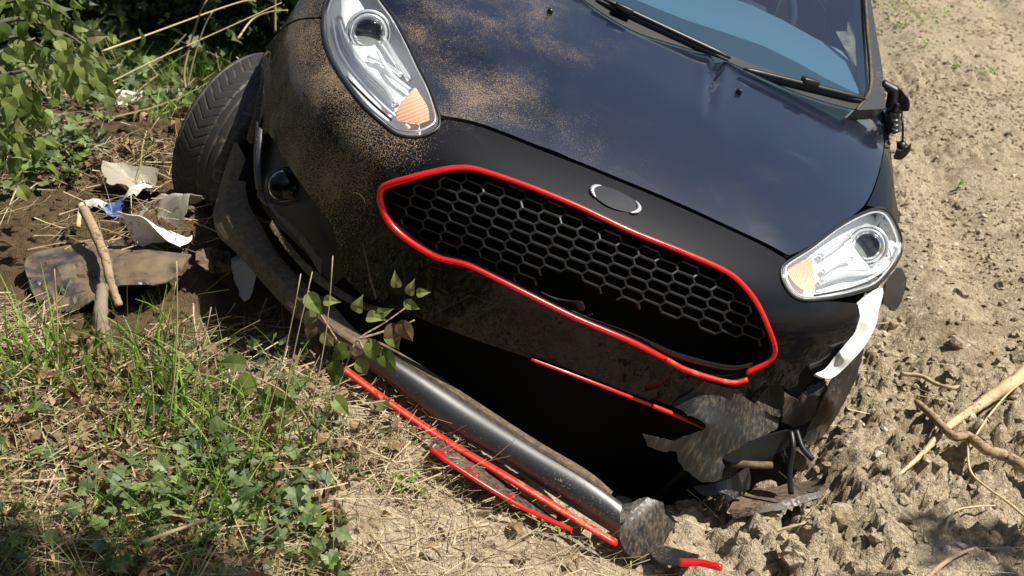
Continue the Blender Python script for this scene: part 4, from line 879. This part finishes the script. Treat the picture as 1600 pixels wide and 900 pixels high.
# tall dry stalks, each its own thing
def stalk(base, tip, bend, lab, r=.0022):
    b = gp([base[0]], [base[1]])[0]; t = at_wy([(tip[0], tip[1], b[1]-.03)])[0]; s = np.linspace(0, 1, 10)[:, None]
    P = b+(t-b)*s+np.array([bend, 0, 0])*np.sin(PI*s)*np.linalg.norm(t-b); v, f = tube(P, np.linspace(r, r*.5, 10), 6)
    tag(mk('dry_stalk', v, f, M['straw']), lab, 'stalk', 'tall dry stalks on the bank')
for b, t, bd, lb in [((400, 700), (470, 428), .02, 'tallest dry stalk leaning right in front of the bumper lip'), ((430, 712), (488, 425), -.01, 'dry stalk just right of the tallest one'), ((262, 680), (276, 408), .02, 'upright dry stalk crossing the muddy sheet at right'), ((90, 590), (85, 420), .01, 'upright dry stalk crossing the muddy sheet at left'), ((292, 660), (330, 480), .0, 'short leaning dry stalk over the dark soil'), ((255, 560), (275, 440), .0, 'short dry stalk by the soil heap'), ((238, 690), (236, 580), .02, 'short dry stalk among the green grass'), ((470, 690), (520, 400), .03, 'thin dry stalk rising beside the bramble sprig'), ((10, 610), (70, 470), .03, 'leaning dry stalk at the left edge')]:
    stalk(b, t, bd, lb)
def bramble(name, pts, r, lab, group=None, mat='straw', grp=None):
    P = at_wy(catmull(pts, 6)); v, f = tube(P, np.linspace(r, r*.5, len(P)), 6); return tag(mk(name, v, f, M[mat]), lab, 'stem', group)
bramble('bare_twig', [(290, 140, 5.2), (288, 110, 5.2), (300, 60, 5.2), (315, 15, 5.1), (330, -10, 5.1)], .005, 'pale upright stem rising behind the tyre, left of the pair')
bramble('bare_twig', [(292, 140, 5.1), (302, 95, 5.1), (318, 45, 5.1), (332, 18, 5.1)], .004, 'pale upright stem rising behind the tyre, right of the pair')
bramble('bare_twig', [(160, 80, 4.9), (210, 62, 5.0), (270, 40, 5.1), (330, 18, 5.2), (380, 2, 5.3), (400, 2, 5.3)], .004, 'long pale stem slanting up towards the fender')
bramble('bare_twig', [(170, 130, 5.0), (240, 95, 5.1), (300, 68, 5.2), (380, 32, 5.3), (440, 4, 5.4)], .003, 'lower thin stem slanting up to the fender')
bramble('bare_twig', [(372, 60, 5.3), (395, 30, 5.4), (425, 18, 5.4), (450, 16, 5.4)], .004, 'arched stem beside the top of the fender')
bramble('bare_twig', [(430, 50, 5.6), (430, 20, 5.6), (431, -10, 5.6)], .005, 'short pale upright stem next to the fender edge')
# leafy sprig in front of the bumper lip, and the shrub at the top left; every leaf its own part
def leaf_data(name, size, mat, tm=OVA, tf=OVAF):
    me = bpy.data.meshes.new(name); me.from_pydata((tm*size).tolist(), [], tf.tolist()); me.materials.append(mat); me.update(); return me
def leaf_mats(base):
    out = []
    for k, c in enumerate(base):
        out.append(leafmat('leaf_tone', [tuple(q*.8 for q in c), c], .5))
    return out
TONES = leaf_mats([(.13, .19, .04), (.25, .32, .07), (.36, .43, .11), (.28, .28, .11)])
DEADT = leaf_mats([(.22, .15, .07)])
LD = [leaf_data('leaf', 1, m) for m in TONES+DEADT]
def leafpart(parent, p, size, tone, nd, dn):
    """leaf with its stalk end at p, pointing along dn, facing nd"""
    dn = np.asarray(dn, float); dn /= np.linalg.norm(dn); nd = np.asarray(nd, float); nd = nd-dn*(nd@dn); nd /= np.linalg.norm(nd); sx = np.cross(dn, nd)
    o = bpy.data.objects.new('leaf', LD[tone]); link(o, parent)
    m = np.eye(4); m[:3, 0] = sx*size; m[:3, 1] = dn*size; m[:3, 2] = nd*size; m[:3, 3] = np.asarray(p)+dn*size*.5; o.matrix_local = Matrix(m.tolist())
sp = empty('bramble_sprig'); tag(sp, 'leafy bramble sprig standing in front of the bumper lip', 'plant')
stems = [[(497, 690, 2.86), (515, 640, 2.88), (545, 560, 2.90), (560, 530, 2.92), (600, 505, 2.95), (635, 480, 2.97)], [(545, 560, 2.9), (500, 490, 2.9), (482, 455, 2.9)], [(560, 530, 2.92), (625, 510, 2.95), (648, 500, 2.96)], [(560, 530, 2.92), (575, 560, 2.9), (600, 560, 2.9)], [(497, 690, 2.86), (470, 640, 2.86), (440, 610, 2.84), (400, 590, 2.82)]]
for q in stems:
    P = at_wy(catmull(q, 5)); v, f = tube(P, np.linspace(.003, .0016, len(P)), 6); mk('stem', v, f, M['wood'], sp)
for (px, py, sz_, tone, ax_, ay_) in [(480, 458, .045, 1, .3, -.4), (492, 485, .035, 3, -.5, -.7), (505, 470, .03, 2, .6, .1), (556, 488, .035, 2, .2, .6), (572, 495, .035, 2, .7, .1), (590, 490, .03, 1, .6, .3), (545, 540, .045, 0, -.6, -.5), (580, 530, .05, 1, .2, -1), (605, 515, .045, 1, .5, -.9), (612, 505, .05, 4, .1, -1), (628, 500, .05, 4, .3, -1), (622, 450, .03, 3, -.2, .9), (640, 462, .03, 3, .2, 1), (650, 458, .025, 2, .8, .2), (632, 470, .03, 1, .5, -.3), (530, 565, .05, 0, -.3, -.9), (560, 560, .04, 1, .3, -.8), (598, 545, .05, 0, .4, -.8), (505, 520, .035, 3, .4, -.8), (490, 505, .035, 4, -.3, -.8), (400, 592, .06, 1, -.6, -.4), (420, 600, .055, 3, .2, -1), (385, 570, .05, 0, -.8, .2), (440, 612, .05, 0, .4, -.8), (520, 620, .045, 1, .6, -.6), (510, 650, .045, 0, -.6, -.6), (500, 670, .04, 2, .6, -.4)]:
    p = at_wy([(px, py, 2.89)])[0]; leafpart(sp, p, sz_*1.25, tone, (random.uniform(-.4, .4), -.8, .6+random.uniform(-.4, .4)), (ax_, random.uniform(-.3, .1), ay_))
shb = empty('leafy_shrub'); tag(shb, 'leafy shrub with drooping heart-shaped leaves at the top left', 'shrub')
branches = [[(-60, 60, 3.5), (20, 30, 3.55), (70, 40, 3.6), (115, 60, 3.6), (150, 90, 3.6)], [(-60, 150, 3.4), (0, 120, 3.5), (40, 110, 3.5), (70, 150, 3.5)], [(-60, 20, 3.6), (30, 0, 3.6), (80, 10, 3.6), (110, 30, 3.6)], [(-60, 240, 3.4), (-10, 200, 3.4), (30, 190, 3.45), (55, 230, 3.45)], [(-60, 100, 3.7), (0, 60, 3.7), (60, 70, 3.7), (100, 110, 3.7)], [(-60, 180, 3.6), (10, 165, 3.65), (45, 175, 3.65)]]
for q in branches:
    P = at_wy(catmull(q, 6)); v, f = tube(P, np.linspace(.008, .002, len(P)), 6); mk('branch', v, f, M['trunk'], shb)
    for k in range(40):
        i0 = int(len(P)*(.15+.85*random.random()**.8))-1; p = P[i0]+rng.normal(0, .045, 3); p[2] -= .03*random.random()
        leafpart(shb, p, random.uniform(.03, .062), random.choices((0, 1, 2, 3), (3, 4, 3, 1))[0], (random.uniform(-1, 1), random.uniform(-1, .3), random.uniform(-.2, 1)), (random.uniform(-.6, .6), random.uniform(-.5, .5), -.9+random.uniform(-.2, .6)))
for (px, py, sz_, tone, ax_, ay_) in [(106, 78, .085, 2, -.2, -1), (128, 95, .08, 2, .3, -1), (112, 110, .085, 1, -.2, -1), (148, 108, .08, 1, .3, -1), (132, 68, .045, 2, .1, -1), (135, 58, .06, 3, 1, .1), (115, 38, .05, 1, .9, -.3), (78, 30, .05, 1, .3, -1), (158, 120, .075, 1, .5, -1), (100, 50, .05, 3, -.6, .3), (30, 130, .085, 2, .3, -1), (10, 115, .07, 1, -.2, -1), (45, 140, .09, 0, .2, -1)]:
    p = at_wy([(px, py, 3.45)])[0]; leafpart(shb, p, sz_*.86, tone, (random.uniform(-.3, .3), -1, .3), (ax_, -.1, ay_))
# ---- wood behind: undergrowth, shrubs, trunks
def crown(c, r, n, size, shape=1.0):
    d = rng.normal(size=(n, 3)); d /= np.linalg.norm(d, axis=1)[:, None]; rad = rng.random(n)**.45
    P = np.asarray(c)+d*rad[:, None]*np.asarray(r); m = fbm(P[:, 0]*2.1+P[:, 2]*1.3, P[:, 1]*2.1-P[:, 2]*1.7, 2) > .40
    P = P[m]; return scatter_leaves(P, size*(.6+.8*rng.random(len(P))), OVA, OVAF, .9)
W_ = np.stack([rng.uniform(-4.5, .9, 24000), rng.uniform(4.8, 10., 24000)], 1); keep = rng.random(24000) < .25+.75*sm(.36, .58, fbm(W_[:, 0]*1.5, W_[:, 1]*1.5, 3)); W_ = W_[keep]
W_ = np.c_[W_, ground_h(W_[:, 0], W_[:, 1])+.02+.45*rng.random(len(W_))**2*(.15+sm(5.3, 7, W_[:, 1]))]
v, f = scatter_leaves(W_, .035+.05*rng.random(len(W_)), IVY, IVYF, .6); tag(mk_np('undergrowth', v, f, M['ivy']), 'tangled ivy and leafy undergrowth behind the tyre', 'undergrowth', kind='stuff')
W2 = np.stack([rng.uniform(-3.2, .3, 700), rng.uniform(4.9, 8.5, 700)], 1); W2 = np.c_[W2, ground_h(W2[:, 0], W2[:, 1])+.05]; ps, wd = straws(W2, .15, .6, .5, (.0015, .003)); tag(strips(ps, wd, 'dry_stems', M['strawbits']), 'dry stems tangled through the undergrowth', 'stems', kind='stuff')
for k, (cx_, cy_, rr_, hh_, lb) in enumerate([(-2.75, 5.9, .50, .50, 'dark shrub at the far left behind the leafy one'), (-2.1, 6.15, .45, .42, 'dark shrub left of the grey trunk'), (-1.15, 6.3, .45, .40, 'dark shrub right of the grey trunk'), (-1.65, 6.75, .5, .5, 'shrub behind the grey trunk'), (-.7, 6.9, .5, .45, 'dark shrub beside the top of the fender'), (-2.5, 7.1, .6, .6, 'shrub deepest in the wood at left')]):
    e = empty('wood_shrub', (cx_, cy_, float(ground_h(cx_, cy_)))); tag(e, lb, 'shrub', 'shrubs along the wood edge')
    v, f = crown((0, 0, hh_), (rr_, rr_*.8, hh_), 2600, .05); mk_np('crown', v, f, M['canopy'], e)
    br = [tube([(0, 0, -.05), (random.uniform(-.2, .2), random.uniform(-.2, .2), hh_*.6), (random.uniform(-.6, .6), random.uniform(-.5, .5), hh_*1.3)], [.03, .02, .008], 6) for q in range(5)]; mk('trunk', *join(br), M['trunk'], e)
def tree(x, y, h, r, lb, cr, n, size, name='tree'):
    z0 = float(ground_h(x, y)); e = empty(name, (x, y, z0)); tag(e, lb, 'tree')
    P = np.array([(0, 0, -.1), (.03, .02, h*.3), (-.04, .05, h*.6), (.02, 0, h)]); P = catmull(P, 5); prt = [tube(P, np.linspace(r, r*.45, len(P)), 10)]
    for (c, rad) in cr:
        c = np.array(c)-[x, y, z0]; prt.append(tube([P[int(len(P)*.6)], (P[int(len(P)*.7)]+c)/2+[0, 0, .2], c], [r*.5, r*.3, r*.1], 6))
    mk('trunk', *join(prt), M['trunk'], e)
    if cr:
        vs_ = []; o = 0; fs = []
        for (c, rad) in cr:
            v, f = crown(np.array(c)-[x, y, z0], rad, n, size); vs_.append(v); fs.append(f+o); o += len(v)
        mk_np('crown', np.vstack(vs_), np.vstack(fs), M['canopy'], e)
tree(-1.52, 6.45, 5.2, .045, 'slim grey tree trunk among the dark shrubs at the top left', [((.3, 6.0, 4.3), (.8, .6, .4)), ((1.2, 5.8, 4.4), (.8, .6, .4)), ((-.5, 6.2, 4.5), (.8, .6, .5)), ((.6, 6.6, 4.6), (1., .7, .4))], 900, .11)  # trunk in view; unseen crowns added off to the right to shade the shrubs
tree(3.6, .3, 4.6, .14, 'tree right of the camera shading the lower corners of the view', [((3.78, 2.12, 3.6), (.34, .24, .25)), ((3.80, 2.05, 3.7), (.36, .24, .25)), ((3.9, 1.9, 3.7), (.5, .3, .3)), ((1.75, 1.55, 3.9), (.50, .30, .3)), ((1.45, 1.35, 4.0), (.5, .35, .3))], 620, .085)

for k, (x_, y_, h_) in enumerate([(-7.5, -6.5, 7.5), (-4.2, -8.5, 8.5), (-1.0, -9.5, 8.0), (2.4, -9.0, 8.5), (5.8, -8.5, 8.0), (-9.5, -2.0, 7.5), (-9.0, 3.5, 7.0)]):  # unseen trees, added to darken the reflections in the front paint
    tree(x_, y_, h_*.8, .18, ['unseen added tree furthest left behind the camera', 'second unseen tree in the added row behind the camera', 'unseen added tree straight behind the camera', 'unseen added tree behind the camera on the right', 'rightmost unseen tree in the added row behind the camera', 'unseen tree at the wood edge left of the camera', 'unseen tree in the wood beyond the left edge of the view'][k],
         [((x_, y_, h_*.75), (1.7, 1.6, h_*.25)), ((x_-.9, y_+.3, h_*.5), (1.5, 1.4, h_*.22)), ((x_+.9, y_-.2, h_*.45), (1.5, 1.4, h_*.22)), ((x_, y_+.2, h_*.22), (1.8, 1.5, h_*.2))], 1100, .30)
